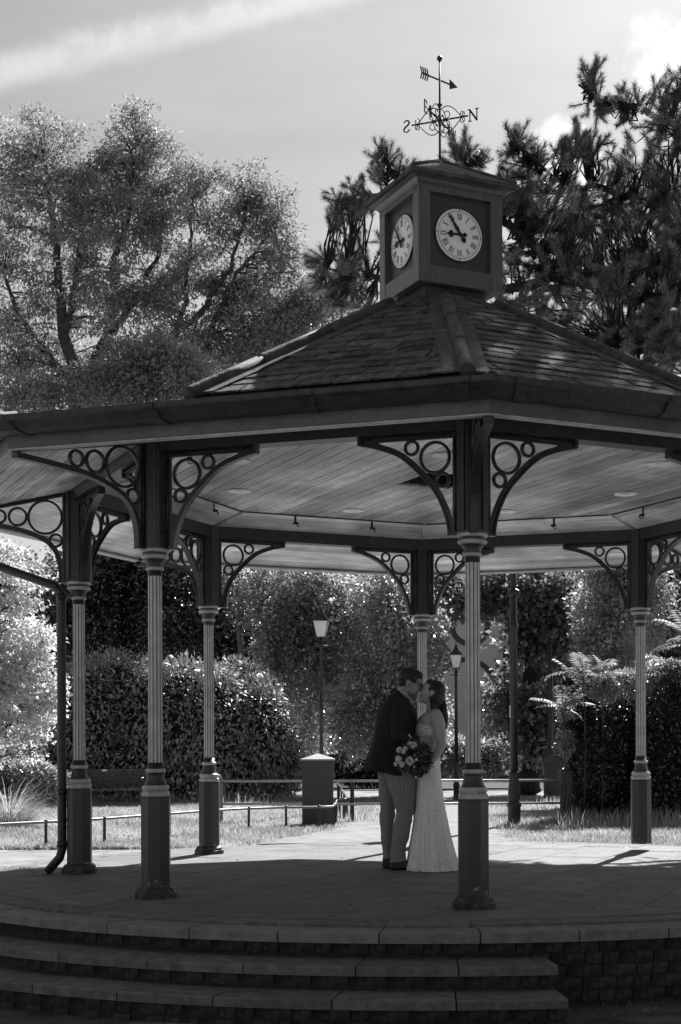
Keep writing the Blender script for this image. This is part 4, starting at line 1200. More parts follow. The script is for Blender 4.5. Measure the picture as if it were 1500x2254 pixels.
# ------------------------------------------------------------------ pine, upper right
def build_pine():
    YP = 19.8
    def Pp(px, py, dy=0.0): return W(px, py, YP + dy)
    b0 = gp(*Pp(1760, 1000, 0.5)[:2])
    root = empty('pine_tree', b0)
    tag(root, 'dark pine with bristling needle tufts behind and right of the clock', 'tree')
    limbs = [([b0, Pp(1750, 900, 0.5), Pp(1720, 500, 0.5), Pp(1690, 100, 0.6), Pp(1660, -300, 0.8), Pp(1640, -560, 0.9)], 0.34, 0.06),
             ([Pp(1745, 800, 0.5), Pp(1600, 700), Pp(1450, 660), Pp(1250, 610), Pp(1100, 640), Pp(960, 620), Pp(830, 610), Pp(720, 590)], 0.12, 0.02),
             ([Pp(1720, 500, 0.5), Pp(1560, 480), Pp(1470, 560), Pp(1330, 600), Pp(1190, 640), Pp(1060, 700)], 0.10, 0.02),
             ([Pp(1250, 610), Pp(1130, 500), Pp(1010, 430), Pp(880, 420), Pp(780, 430)], 0.06, 0.015),
             ([Pp(1720, 420, 0.5), Pp(1550, 420), Pp(1400, 430), Pp(1240, 400), Pp(1140, 320)], 0.09, 0.015),
             ([Pp(1700, 300, 0.5), Pp(1560, 300), Pp(1450, 260), Pp(1360, 215), Pp(1295, 200)], 0.08, 0.015),
             ([Pp(1745, 850, 0.5), Pp(1600, 800), Pp(1480, 770), Pp(1360, 740)], 0.08, 0.015),
             ([Pp(1700, 250, 0.5), Pp(1580, 180), Pp(1500, 150), Pp(1460, 170)], 0.07, 0.015),
             ([Pp(1010, 430), Pp(1020, 370), Pp(1030, 320)], 0.03, 0.012), ([Pp(880, 420), Pp(860, 370), Pp(835, 320)], 0.03, 0.012),
             ([Pp(1690, 100, 0.6), Pp(1560, 0, 0.4), Pp(1500, -60, 0.2)], 0.08, 0.02), ([Pp(1670, -200, 0.8), Pp(1540, -280, 0.8), Pp(1420, -330, 0.8)], 0.08, 0.02),
             ([Pp(1670, -200, 0.8), Pp(1800, -280, 0.8), Pp(1900, -330, 0.8)], 0.08, 0.02), ([Pp(1720, 450, 0.5), Pp(1850, 400, 0.5), Pp(1980, 350, 0.5)], 0.08, 0.02)]
    bm_ = MB(); paths = []
    for P, r0, r1 in limbs:
        q = limb_path(P, 5, 0.03); paths.append(q); bm_.tube(q, list(np.linspace(r0, r1, len(q))), 8)
    ell = [(1410, 420, 110, 130, 130), (1260, 470, 130, 105, 130), (1140, 430, 85, 75, 70), (1480, 240, 55, 90, 55), (1330, 200, 45, 25, 16), (1300, 165, 20, 40, 14), (1390, 215, 40, 28, 16),
           (780, 430, 50, 45, 30), (840, 350, 25, 50, 18), (885, 375, 22, 35, 12), (745, 600, 45, 50, 26), (710, 570, 22, 30, 12), (790, 560, 45, 70, 26), (800, 640, 30, 30, 12),
           (1015, 320, 20, 35, 14), (1050, 335, 20, 35, 14), (1000, 420, 110, 60, 40), (1140, 300, 20, 45, 18), (1175, 340, 25, 40, 18), (1240, 330, 30, 30, 12), (1290, 310, 40, 40, 20),
           (1180, 570, 120, 60, 60), (1330, 610, 130, 65, 80), (1440, 590, 90, 80, 60), (1440, 730, 80, 50, 40), (1330, 700, 60, 40, 20), (1130, 660, 60, 40, 18), (1490, 500, 60, 120, 60), (900, 560, 70, 90, 30), (740, 480, 18, 18, 8), (1480, 690, 40, 60, 24), (1400, 720, 100, 45, 70), (1480, 770, 50, 45, 40), (1250, 680, 60, 30, 22), (1340, 770, 60, 30, 24),
           (1640, 380, 140, 260, 120), (1640, -20, 120, 150, 90), (1560, -320, 190, 170, 170), (1760, -380, 160, 170, 120), (1850, 350, 150, 200, 60), (1650, 700, 140, 150, 60), (1600, -560, 120, 120, 70), (1420, -330, 100, 90, 90)]
    cs = []
    for px, py, rx, ry, n in ell:
        s = YP / FPX
        n = int(n * 1.7) if px < 1520 else n
        c = Pp(px, py + (24 if px < 1500 else 0), RNG.uniform(-0.5, 0.5)); d = unitv(RNG.normal(size=(n, 3))); r = RNG.random(n) ** 0.4
        n2_ = n
        cs.append(c + d * r[:, None] * np.array((rx * s, (rx + ry) / 2 * s, ry * s)))
    cen = np.concatenate(cs)
    pts = np.array([p for l in paths for p in l])
    # shoot direction: away from nearest limb point, turned upwards
    near = np.array([pts[np.argmin(np.linalg.norm(pts - c, axis=1) + np.maximum(0, pts[:, 2] - c[2]))] for c in cen])
    D = unitv(unitv(cen - near) * 0.6 + np.array([-0.05, 0, 0.5]) + RNG.normal(size=cen.shape) * 0.62)
    for c, p, d in zip(cen, near, D):
        bm_.tube([p, (p + c) / 2 + RNG.normal(size=3) * 0.05 - np.array([0, 0, 0.05]), c, c + d * 0.22], [0.016, 0.012, 0.009, 0.005], 4, cap=False)
    bm_.v = [(p[0] - b0[0], p[1] - b0[1], p[2] - b0[2]) for p in bm_.v]
    bm_.build('trunk', M['bark_dark'], root)
    K = 170; n = len(cen)
    t = np.tile(RNG.random((1, K)) ** 0.8, (n, 1)).reshape(-1); t = RNG.random(n * K) ** 0.75
    Dr = np.repeat(D, K, 0); base = np.repeat(cen, K, 0) + Dr * (t * 0.24)[:, None] - Dr * 0.02
    side = unitv(np.cross(Dr, RNG.normal(size=(n * K, 3))))
    ang = RNG.uniform(0.7, 1.45, n * K) * (1.05 - 0.5 * t)
    nd = unitv(Dr * np.cos(ang)[:, None] + side * np.sin(ang)[:, None])
    L = RNG.uniform(0.075, 0.115, n * K)[:, None]
    wv_ = unitv(np.cross(nd, RNG.normal(size=(n * K, 3)))) * 0.0033
    V = np.stack([base - wv_, base + wv_, base + nd * L], 1) - b0
    link('crown', fast_mesh('crown', V, 3, M['pine_leaf'], np.repeat(RNG.random(n), K)), root)
build_pine()

# ------------------------------------------------------------------ trees and shrubs seen under the roof
YA = 27.0
ea = pxell([(-10, 1270, 75, 70), (50, 1300, 55, 60), (10, 1400, 90, 90), (70, 1420, 50, 70), (40, 1530, 80, 70), (95, 1500, 35, 60), (20, 1620, 80, 60), (80, 1590, 45, 40), (-60, 1500, 90, 160)], YA)
tree('variegated_maple', 'bright pale-leaved maple at the left edge under the eaves', 'tree',
     [([gp(*W(-40, 1700, YA)[:2]), W(-35, 1600, YA), W(-20, 1400, YA), W(0, 1260, YA)], 0.10, 0.03), ([W(-30, 1560, YA), W(40, 1480, YA), W(90, 1430, YA)], 0.04, 0.012), ([W(-25, 1620, YA), W(50, 1580, YA), W(100, 1540, YA)], 0.04, 0.012)],
     ea, 340, 50, (0.30, 0.30, 0.11), 0.085, 0.055, M['acer'], M['bark'], 0.25, 0.008, up=0.9)
YL = 32.0
def hedge_leaves(ells, n, L, Wd, rng=RNG, thick=0.3, dn=0.35, outw=1.0):
    E_ = np.array(ells, float); ar = (E_[:, 3] * E_[:, 5]); idx = rng.choice(len(E_), n, p=ar / ar.sum())
    d = unitv(rng.normal(size=(n, 3))); r = 1 - thick * rng.random(n) ** 1.6 + rng.normal(size=n) * 0.04
    P = E_[idx, :3] + d * r[:, None] * E_[idx, 3:]
    nn = unitv(d / E_[idx, 3:])
    D = unitv(nn * outw + rng.normal(size=(n, 3)) * 0.55 + np.array([0, 0, -dn]) * (nn[:, 2:3] < 0.6))
    N_ = unitv(nn * 0.6 + np.array([0, 0, 0.7]) + rng.normal(size=(n, 3)) * 0.35)
    keep = P[:, 2] > gz(P[:, 0], P[:, 1]) + 0.03
    P, D, N_ = P[keep], D[keep], N_[keep]
    return leaf_polys(P, D, N_, L * rng.uniform(0.7, 1.25, len(P)), Wd * rng.uniform(0.75, 1.2, len(P)), 0.18)

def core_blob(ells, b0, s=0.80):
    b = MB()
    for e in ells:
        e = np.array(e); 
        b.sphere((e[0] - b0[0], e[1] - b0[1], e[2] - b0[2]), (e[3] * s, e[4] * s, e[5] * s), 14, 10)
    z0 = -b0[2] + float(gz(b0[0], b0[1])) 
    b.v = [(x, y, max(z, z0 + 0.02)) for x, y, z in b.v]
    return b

def shrub(name, label, cat, ells, n, L, Wd, leafm, thick=0.3, dn=0.35, group=None, core=0.78, outw=1.0):
    c = np.array(ells)[:, :3].mean(0); b0 = gp(c[0], c[1]); b0[2] += 0.03
    root = empty(name, b0); tag(root, label, cat, group)
    link('foliage', fast_mesh('foliage', hedge_leaves(ells, n, L, Wd, thick=thick, dn=dn, outw=outw) - b0, 4, leafm), root)
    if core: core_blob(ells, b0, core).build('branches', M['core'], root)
    return root

el = pxell([(190, 1590, 80, 150), (255, 1570, 90, 140), (330, 1600, 90, 150), (400, 1590, 85, 145), (470, 1610, 90, 150), (150, 1700, 80, 80), (250, 1690, 110, 80), (380, 1690, 110, 80), (500, 1690, 90, 80)], YL, 0.75)
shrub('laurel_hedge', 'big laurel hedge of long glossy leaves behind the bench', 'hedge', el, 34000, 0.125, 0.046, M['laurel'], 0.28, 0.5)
el2 = pxell([(560, 1620, 85, 130), (600, 1680, 70, 90), (520, 1560, 80, 110), (590, 1560, 50, 80)], YL + 1.2, 0.8)
shrub('laurel_bush', 'dark tall laurel bush to the left of the near lamp post', 'bush', el2, 15000, 0.125, 0.042, M['laurel'], 0.3, 0.4)
# dark evergreens over the hedge
ey = pxell([(200, 1330, 90, 130), (300, 1320, 90, 140), (390, 1340, 80, 140), (250, 1250, 120, 80), (160, 1420, 70, 90)], 37)
tree('dark_evergreen', 'near-black evergreen tree rising over the laurel hedge', 'tree',
     [([gp(*W(270, 1700, 37)[:2]), W(270, 1600, 37), W(280, 1300, 37)], 0.22, 0.08)], ey, 560, 70, (0.5, 0.5, 0.4), 0.12, 0.05, M['yew'], M['bark_dark'], 0.2, 0.012, tstep=4, group='dark trees behind the hedge')
ey2 = pxell([(470, 1400, 70, 130), (540, 1440, 60, 110), (440, 1290, 70, 70)], 38)
tree('dark_evergreen', 'dark evergreen tree between the hedge and the weeping birch', 'tree',
     [([gp(*W(490, 1700, 38)[:2]), W(490, 1600, 38), W(490, 1320, 38)], 0.2, 0.08)], ey2, 330, 70, (0.5, 0.5, 0.4), 0.12, 0.05, M['yew'], M['bark_dark'], 0.2, 0.012, tstep=4, group='dark trees behind the hedge')
# weeping birches
eb = pxell([(540, 1290, 80, 60), (640, 1300, 100, 80), (720, 1330, 90, 90), (620, 1420, 70, 80), (760, 1440, 90, 110), (690, 1480, 80, 90), (830, 1340, 80, 90), (700, 1590, 60, 60), (640, 1380, 60, 80)], 36.5)
tree('weeping_birch', 'weeping birch with glittering small leaves behind the near lamp post', 'tree',
     [([gp(*W(525, 1720, 36.5)[:2]), W(525, 1600, 36.5), W(528, 1400, 36.5), W(522, 1250, 36.5)], 0.10, 0.06), ([W(527, 1380, 36.5), W(600, 1300, 36.5), W(700, 1280, 36.5), W(780, 1320, 36.5)], 0.05, 0.02)],
     eb, 520, 85, (0.22, 0.22, 0.66), 0.085, 0.06, M['birch'], M['bark_pale'], 0.9, 0.007, tstep=3, group='weeping birches')
eb2 = pxell([(860, 1330, 90, 70), (900, 1420, 80, 100), (830, 1520, 70, 90), (925, 1500, 45, 70), (935, 1400, 40, 60), (780, 1580, 60, 70), (880, 1600, 70, 60), (950, 1590, 50, 50)], 34.5)
tree('weeping_birch', 'weeping birch with hanging leafy strings behind the groom', 'tree',
     [([gp(*W(880, 1720, 34.5)[:2]), W(880, 1600, 34.5), W(878, 1400, 34.5), W(880, 1250, 34.5)], 0.12, 0.05), ([W(878, 1380, 34.5), W(930, 1330, 34.5), W(960, 1400, 34.5)], 0.05, 0.02)],
     eb2, 420, 90, (0.22, 0.22, 0.62), 0.085, 0.06, M['birch'], M['bark_pale'], 0.9, 0.007, tstep=3, group='weeping birches')
ef = pxell([(15, 1690, 55, 60), (70, 1720, 60, 45), (-50, 1700, 60, 70), (120, 1730, 40, 40)], 28.6, 0.7)
shrub('leafy_shrub', 'low leafy shrub under the pale maple at the left edge', 'shrub', ef, 9000, 0.11, 0.045, M['birch'], 0.7, 0.1, core=0)
# low dark shrubs along the far path
es = pxell([(700, 1680, 90, 40), (800, 1685, 90, 45), (880, 1690, 80, 45), (620, 1690, 60, 40)], 41.5, 0.8)
shrub('low_shrub', 'low dark shrubbery behind the litter bin across the path', 'shrub', es, 15000, 0.12, 0.05, M['yew'], 0.35, 0.2)
es2 = pxell([(985, 1660, 50, 45), (1060, 1670, 60, 42), (1110, 1660, 50, 40)], 41, 0.8)
shrub('low_shrub', 'low loose shrub beyond the far lamp post', 'shrub', es2, 9000, 0.11, 0.045, M['birch'], 0.5, 0.0, core=0.5)
# the dark broadleaf tree with its trunk right of centre
YM = 35.5
em = pxell([(1000, 1310, 70, 50), (1090, 1300, 80, 60), (1180, 1320, 90, 80), (1250, 1330, 60, 70), (1230, 1420, 60, 50), (1150, 1420, 50, 40), (1130, 1570, 70, 60), (1200, 1590, 60, 70), (1180, 1660, 60, 40)], YM)
tree('dark_maple', 'dark broadleaf tree with forked black trunk behind the tall lamp post', 'tree',
     [([gp(*W(1172, 1740, YM)[:2]), W(1172, 1700, YM), W(1165, 1560, YM), W(1175, 1480, YM)], 0.27, 0.22), ([W(1175, 1490, YM), W(1150, 1380, YM), W(1125, 1260, YM)], 0.15, 0.07), ([W(1175, 1490, YM), W(1185, 1380, YM), W(1170, 1260, YM)], 0.17, 0.08),
      ([W(1180, 1480, YM), W(1225, 1400, YM), W(1240, 1260, YM)], 0.12, 0.06), ([W(1155, 1400, YM), W(1090, 1330, YM), W(1000, 1300, YM)], 0.07, 0.03)],
     em, 330, 50, (0.42, 0.42, 0.3), 0.14, 0.12, M['maple'], M['bark_dark'], 0.2, 0.012, tstep=2)
# trees on the right
er = pxell([(1330, 1250, 60, 50), (1400, 1230, 60, 60), (1310, 1330, 34, 40), (1360, 1320, 50, 45), (1425, 1320, 46, 40), (1345, 1390, 42, 34), (1400, 1400, 50, 36), (1300, 1420, 26, 34), (1372, 1450, 60, 24), (1330, 1465, 40, 20)], 30, 1.4)
tree('sunlit_tree', 'small-leaved tree with sunlit top above the sumac shoots', 'tree',
     [([gp(*W(1370, 1700, 30)[:2]), W(1370, 1600, 30), W(1360, 1350, 30)], 0.10, 0.04)], er, 300, 70, (0.34, 0.34, 0.25), 0.09, 0.05, M['pale_leaf'], M['bark'], 0.2, 0.009, tstep=3)
er2 = pxell([(1470, 1230, 60, 60), (1530, 1260, 60, 80), (1470, 1340, 60, 80), (1450, 1430, 70, 50), (1400, 1430, 50, 50), (1500, 1300, 60, 60), (1490, 1480, 60, 60)], 32)
tree('shady_tree', 'shadowy tree at the right edge behind the rightmost column', 'tree',
     [([gp(*W(1480, 1700, 32)[:2]), W(1480, 1600, 32), W(1470, 1350, 32)], 0.12, 0.05)], er2, 330, 80, (0.4, 0.4, 0.3), 0.12, 0.05, M['maple'], M['bark_dark'], 0.2, 0.01, tstep=3)
YH = 23.4
eh = pxell([(1285, 1700, 48, 95), (1330, 1650, 60, 110), (1375, 1600, 62, 95), (1440, 1590, 66, 100), (1500, 1570, 66, 100), (1550, 1600, 70, 150), (1330, 1750, 85, 60), (1420, 1740, 90, 70), (1500, 1730, 90, 80), (1270, 1590, 34, 60), (1300, 1555, 38, 40), (1400, 1680, 80, 90), (1480, 1660, 80, 90), (1252, 1640, 26, 50)], YH, 0.9)
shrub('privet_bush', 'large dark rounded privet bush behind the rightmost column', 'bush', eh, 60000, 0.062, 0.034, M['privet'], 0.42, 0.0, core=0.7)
ej = pxell([(1390, 1500, 70, 24), (1330, 1515, 40, 26), (1300, 1545, 40, 34), (1460, 1480, 60, 28), (1262, 1590, 22, 40), (1250, 1640, 16, 30), (1275, 1560, 26, 26), (1430, 1470, 30, 24), (1244, 1560, 18, 22)], YH - 0.3, 1.0)
shrub('climber', 'pale sunlit climber spilling over the top of the privet bush', 'climber', ej, 9000, 0.06, 0.035, M['pale_leaf'], 0.8, 0.0, core=0)

def frond_plant(name, label, crown, fronds, Lf, leafm, group=None, n_pairs=9):
    c = np.array(crown); g0 = gp(c[0], c[1]); root = empty(name, g0)
    tag(root, label, 'sapling', group)
    b = MB(); b.tube([(0, 0, 0), (0.03, 0, (c[2] - g0[2]) * 0.5), tuple(c - g0)], [0.016, 0.012, 0.008], 6)
    polys = []
    for az, el_, ln in fronds:
        d0 = np.array((math.cos(az) * math.cos(el_), math.sin(az) * math.cos(el_), math.sin(el_)))
        pts = []
        p = c - g0 + np.array((0, 0, RNG.uniform(-0.25, 0.02)))
        d = d0.copy()
        for i in range(13):
            pts.append(p.copy()); p = p + d * ln / 12; d = unitv(d + np.array((0, 0, -0.075)))
        b.tube(pts, list(np.linspace(0.006, 0.002, 13)), 4, cap=False)
        pts = np.array(pts); tan = unitv(np.gradient(pts, axis=0))
        for i in range(n_pairs):
            u = (i + 1.6) / (n_pairs + 1.5) * 12; k = int(u); f = u - k; k = min(k, 11)
            q = pts[k] * (1 - f) + pts[k + 1] * f; t = tan[k]
            s = unitv(np.cross(t, np.array((0, 0, 1.0)))); upv = np.cross(s, t)
            sz = Lf * math.sin(0.45 + 2.3 * (i + 1) / (n_pairs + 2)) * RNG.uniform(0.85, 1.1)
            for sg in (-1, 1):
                D = unitv(s * sg + t * 0.55 - np.array((0, 0, 0.25)))
                polys.append(leaf_polys(q[None], D[None], upv[None], np.array([sz]), np.array([sz * 0.30]), 0.12, 0.4)[0])
    b.build('stem', M['bark'], root)
    link('fronds', fast_mesh('fronds', np.array(polys), 4, leafm), root)
fr = lambda n, a0=0, a1=2 * PI, e0=0.1, e1=1.1, l0=0.42, l1=0.62: [(RNG.uniform(a0, a1), RNG.uniform(e0, e1), RNG.uniform(l0, l1)) for _ in range(n)]
for i, (px, py, n, lab) in enumerate(((1285, 1490, 13, 'feathery pinnate sapling left of the rightmost column, tallest of its clump'), (1240, 1545, 11, 'feathery pinnate sapling lowest and leftmost over the privet bush'),
                                      (1325, 1500, 11, 'feathery pinnate sapling nearest the rightmost column'), (1515, 1400, 13, 'feathery pinnate sapling cut by the right edge, upper'), (1525, 1480, 10, 'feathery pinnate sapling cut by the right edge, lower'))):
    frond_plant('sumac_sapling', lab, W(px, py - 6, YH - 0.55), fr(n + 2, l0=0.44, l1=0.66), 0.165, M['sumac'], 'pinnate saplings over the privet bush')

# far trees closing the view
for i, (px, Y, h, w_, lab) in enumerate(((60, 60, 9.0, 4.5, 'distant tree behind the pale maple'), (430, 62, 9.0, 5.0, 'distant tree behind the dark evergreens'), (760, 64, 8.5, 5.0, 'distant tree seen through the birches'),
                                         (1290, 58, 8.5, 4.0, 'distant tree right of the dark maple trunk'), (1480, 56, 8.5, 4.5, 'distant tree behind the shadowy right-hand tree'), (-420, 58, 9.0, 5.0, 'distant tree outside the left edge'), (-900, 60, 9.0, 5.0, 'second distant tree outside the left edge'), (1900, 58, 9.0, 5.0, 'distant tree outside the right edge'))):
    p = W(px, 1641, Y); b0 = gp(p[0], Y)
    ee = [(p[0] + RNG.uniform(-1, 1) * w_ * 0.4, Y + RNG.uniform(-1, 1), h * f, w_ * RNG.uniform(0.5, 0.8), w_ * 0.6, h * 0.22) for f in (0.25, 0.4, 0.5, 0.65, 0.8, 0.55)]
    tree('distant_tree', lab, 'tree', [([b0, b0 + np.array((0, 0, h * 0.5)), b0 + np.array((0.2, 0, h * 0.8))], 0.25, 0.1)], ee, 190, 70, (0.9, 0.9, 0.7), 0.24, 0.15, M['maple'], M['bark_dark'], 0.2, 0, group='distant trees')

# ------------------------------------------------------------------ grass
def blades(P, h, w, bend, seg=2):
    n = len(P); az = RNG.uniform(0, 2 * PI, n); d = np.stack([np.cos(az), np.sin(az), np.zeros(n)], 1)
    s = np.stack([-np.sin(az), np.cos(az), np.zeros(n)], 1) * (w / 2)[:, None]
    # face the blade roughly sideways at random
    rot = RNG.uniform(0, PI, n); s2 = s * np.cos(rot)[:, None] + d * (w / 2)[:, None] * np.sin(rot)[:, None]
    top = P + np.array((0, 0, 1.0)) * h[:, None] + d * (bend * h)[:, None]
    mid = P + np.array((0, 0, 0.6)) * h[:, None] + d * (bend * h * 0.3)[:, None]
    return np.stack([P - s2, P + s2, mid + s2 * 0.7, top, mid - s2 * 0.7], 1)

def on_path(x, y):
    return False
def lawn():
    n = 210000
    Y = 16.9 + 16 * RNG.random(n) ** 1.7
    a = RNG.uniform(-1400, 820, n)
    X = a * Y / FPX
    # keep clear of platform and path
    r = np.hypot(X - BC.x, Y - BC.y)
    left = np.array([WG(560, 1862), WG(660, 1843), WG(760, 1823), WG(815, 1797), WG(835, 1772), WG(820, 1752)])
    right = np.array([WG(1130, 1862), WG(1105, 1842), WG(1080, 1820), WG(1045, 1797), WG(1020, 1772), WG(1012, 1752)])
    xl = np.interp(Y, left[:, 1], left[:, 0]); xr = np.interp(Y, right[:, 1], right[:, 0])
    wob = 0.1 * np.sin(Y * 5) + 0.08 * np.sin(Y * 13 + X * 3)
    inpath = (X > xl + wob) & (X < xr - wob)
    patch = np.sin(X * 1.3 + 1) * np.sin(Y * 0.9) + 0.5 * np.sin(X * 3.1 + Y * 2.3)
    bare = (r < 4.75) & (RNG.random(n) < 0.75) & (X < xr)
    keep = (r > 4.22) & ~inpath & ~bare & (RNG.random(n) < 0.75 + 0.25 * patch)
    X, Y = X[keep], Y[keep]; n = len(X)
    h = RNG.uniform(0.025, 0.075, n) * (1 + 0.35 * np.sin(X * 1.3 + 1) * np.sin(Y * 0.9))
    P = np.stack([X, Y, gz(X, Y) + 0.012 * np.sin(X * 1.7 + 0.4) * np.sin(Y * 1.3) - 0.005], 1)
    V = blades(P, h, RNG.uniform(0.006, 0.013, n), RNG.uniform(0.1, 0.9, n))
    # tall unmown grasses against hedge, bin, posts
    T = []
    for px0, px1, py, hh, k in ((200, 640, 1765, 0.22, 700), (1230, 1500, 1818, 0.24, 600), (650, 850, 1806, 0.16, 240), (1090, 1180, 1822, 0.14, 140), (380, 660, 1840, 0.10, 200), (1180, 1300, 1775, 0.18, 120)):
        px = RNG.uniform(px0, px1, k); g = np.array([WG(a_, py + RNG.uniform(-8, 8)) for a_ in px]); T.append((g, hh))
    Vs = [V]
    for g, hh in T:
        g[:, 2] = gz(g[:, 0], g[:, 1]) - 0.01
        k = len(g); Vs.append(blades(g, RNG.uniform(0.4, 1.3, k) * hh, RNG.uniform(0.008, 0.016, k), RNG.uniform(0.05, 0.6, k)))
    # litter at the foot of the front wall, bottom right
    k = 160; th_ = RNG.uniform(0.18, 0.6, k); rr = RNG.uniform(4.13, 4.5, k)
    g = np.stack([BC.x + rr * np.sin(th_), BC.y - rr * np.cos(th_), np.full(k, -0.485)], 1)
    Vs.append(blades(g, RNG.uniform(0.015, 0.04, k), RNG.uniform(0.003, 0.006, k), RNG.uniform(0.5, 2.5, k)))
    V = np.concatenate(Vs)
    q = V[:, 0]; pn = np.sin(q[:, 0] * 2.1 + 0.7) * np.sin(q[:, 1] * 1.4 + 2) + 0.6 * np.sin(q[:, 0] * 5.3 + q[:, 1] * 3.1)
    o = link('lawn_grass', fast_mesh('lawn_grass', V, 5, M['grass'], np.clip(RNG.random(len(V)) * 0.75 + 0.22 * pn, 0, 1)))
    tag(o, 'short sunlit lawn grass and rough tufts behind the bandstand', 'grass', kind='stuff')
lawn()
def tussock(name, label, c, n, L, spread):
    c = np.array(c); root = empty(name, c); tag(root, label, 'ornamental grass')
    rings = []; az = RNG.uniform(0, 2 * PI, n); el = RNG.uniform(0.5, 1.35, n)
    d = np.stack([np.cos(az) * np.cos(el), np.sin(az) * np.cos(el), np.sin(el)], 1)
    p = np.stack([np.cos(az), np.sin(az), np.zeros(n)], 1) * RNG.uniform(0, spread, n)[:, None]
    s = np.stack([-np.sin(az), np.cos(az), np.zeros(n)], 1) * 0.006
    ln = RNG.uniform(0.6, 1.1, n)[:, None] * L; K = 7; pts = []
    for i in range(K + 1):
        pts.append(p.copy()); p = p + d * ln / K; d = unitv(d + np.array((0, 0, -0.26)))
    polys = []
    for i in range(K):
        w0, w1 = 1 - i / K * 0.8, 1 - (i + 1) / K * 0.8
        polys.append(np.stack([pts[i] - s * w0, pts[i] + s * w0, pts[i + 1] + s * w1, pts[i + 1] - s * w1], 1))
    link('blades', fast_mesh('blades', np.concatenate(polys), 4, M['grass'], np.tile(RNG.random(n), K)), root)
p = WG(20, 1822); p[2] = float(gz(p[0], p[1])) - 0.02
tussock('grass_tussock', 'pale arching ornamental grass at the left edge behind the low rail', p, 900, 0.95, 0.25)
p = WG(-60, 1800); p[2] = float(gz(p[0], p[1])) - 0.02
tussock('grass_tussock', 'second arching grass clump, mostly outside the left edge', p, 600, 0.95, 0.25)

# ------------------------------------------------------------------ unseen trees added around the camera to block sky light from right and behind
for i, (x, y, h, w_, lab) in enumerate(((8.5, 2.0, 13.0, 3.6, 'unseen tall tree added right of the viewpoint to block sky light'), (10.5, 8.0, 11.0, 3.0, 'unseen tree added right of the bandstand to block sky light'), (5.5, -6.5, 14.0, 4.2, 'unseen tall tree added behind the viewpoint to the right to block sky light'))):
    b0 = gp(x, y)
    ee = [(x + RNG.uniform(-1, 1) * w_ * 0.4, y + RNG.uniform(-1, 1) * w_ * 0.4, h * f, w_ * RNG.uniform(0.55, 0.8), w_ * 0.7, h * 0.18) for f in (0.3, 0.42, 0.5, 0.65, 0.8, 0.55)]
    tree('sky_block_tree', lab, 'tree', [([b0, b0 + np.array((0, 0, h * 0.5)), b0 + np.array((0.2, 0, h * 0.85))], 0.28, 0.1)], ee, 130, 60, (0.9, 0.9, 0.7), 0.30, 0.20, M['maple'], M['bark_dark'], 0.2, 0, group='unseen sky-blocking trees around the viewpoint')

def litter():
    """small fallen leaves and bits on the paving and steps"""
    n = 150; t = RNG.uniform(0, 2 * PI, n); r = 3.6 * RNG.random(n) ** 0.5
    P = np.stack([BC.x + r * np.cos(t), BC.y + r * np.sin(t), np.full(n, 0.004)], 1)
    k = 40; q = np.array([WG(RNG.uniform(-10, 90), RNG.uniform(1908, 1922), 0.006) for _ in range(k)])
    P = np.concatenate([P, q]); n = len(P)
    az = RNG.uniform(0, 2 * PI, n); D = np.stack([np.cos(az), np.sin(az), np.full(n, 0.05)], 1)
    V = leaf_polys(P, D, unitv(np.array((0, 0, 1.0)) + RNG.normal(size=(n, 3)) * 0.2), RNG.uniform(0.015, 0.04, n), RNG.uniform(0.006, 0.016, n), 0.3)
    V[:, :, 2] = np.maximum(V[:, :, 2], 0.003)
    o = link('leaf_litter', fast_mesh('leaf_litter', V, 4, M['yew'])); tag(o, 'scattered dry leaves and bits on the paving', 'leaf litter', kind='stuff')
litter()
# ------------------------------------------------------------------ park furniture and the building behind
M['bin'] = mat('bin_paint', 0.055, 0.5, 0.12, 4, 0.05, 40, 0.4)
M['bin_lid'] = mat('bin_lid', 0.25, 0.5, 0.15, 6)
M['glass'] = mat('frosted_lamp_glass', 0.8, 0.3, 0.1, 8, spec=0.6)
M['timber'] = mat('grey_timber', 0.09, 0.8, 0.4, 8, 0.4, 30, 0.2, stretch=(4, 4, 0.6))
M['render'] = mat('building_brick', 0.7, 0.9, 0.12, 2.5, 0.3, 20, 0.1)
M['stone'] = mat('window_stone', 0.09, 0.85, 0.2, 5)
M['pane'] = mat('window_pane', 0.03, 0.08, 0.1, 1, spec=0.8)
M['rail_top'] = mat('worn_rail_steel', 0.16, 0.4, 0.3, 12, spec=0.6)
M['bar'] = mat('galvanised_bar', 0.30, 0.4, 0.3, 12, spec=0.6)
M['pipe_white'] = mat('white_pipe', 0.6, 0.5)

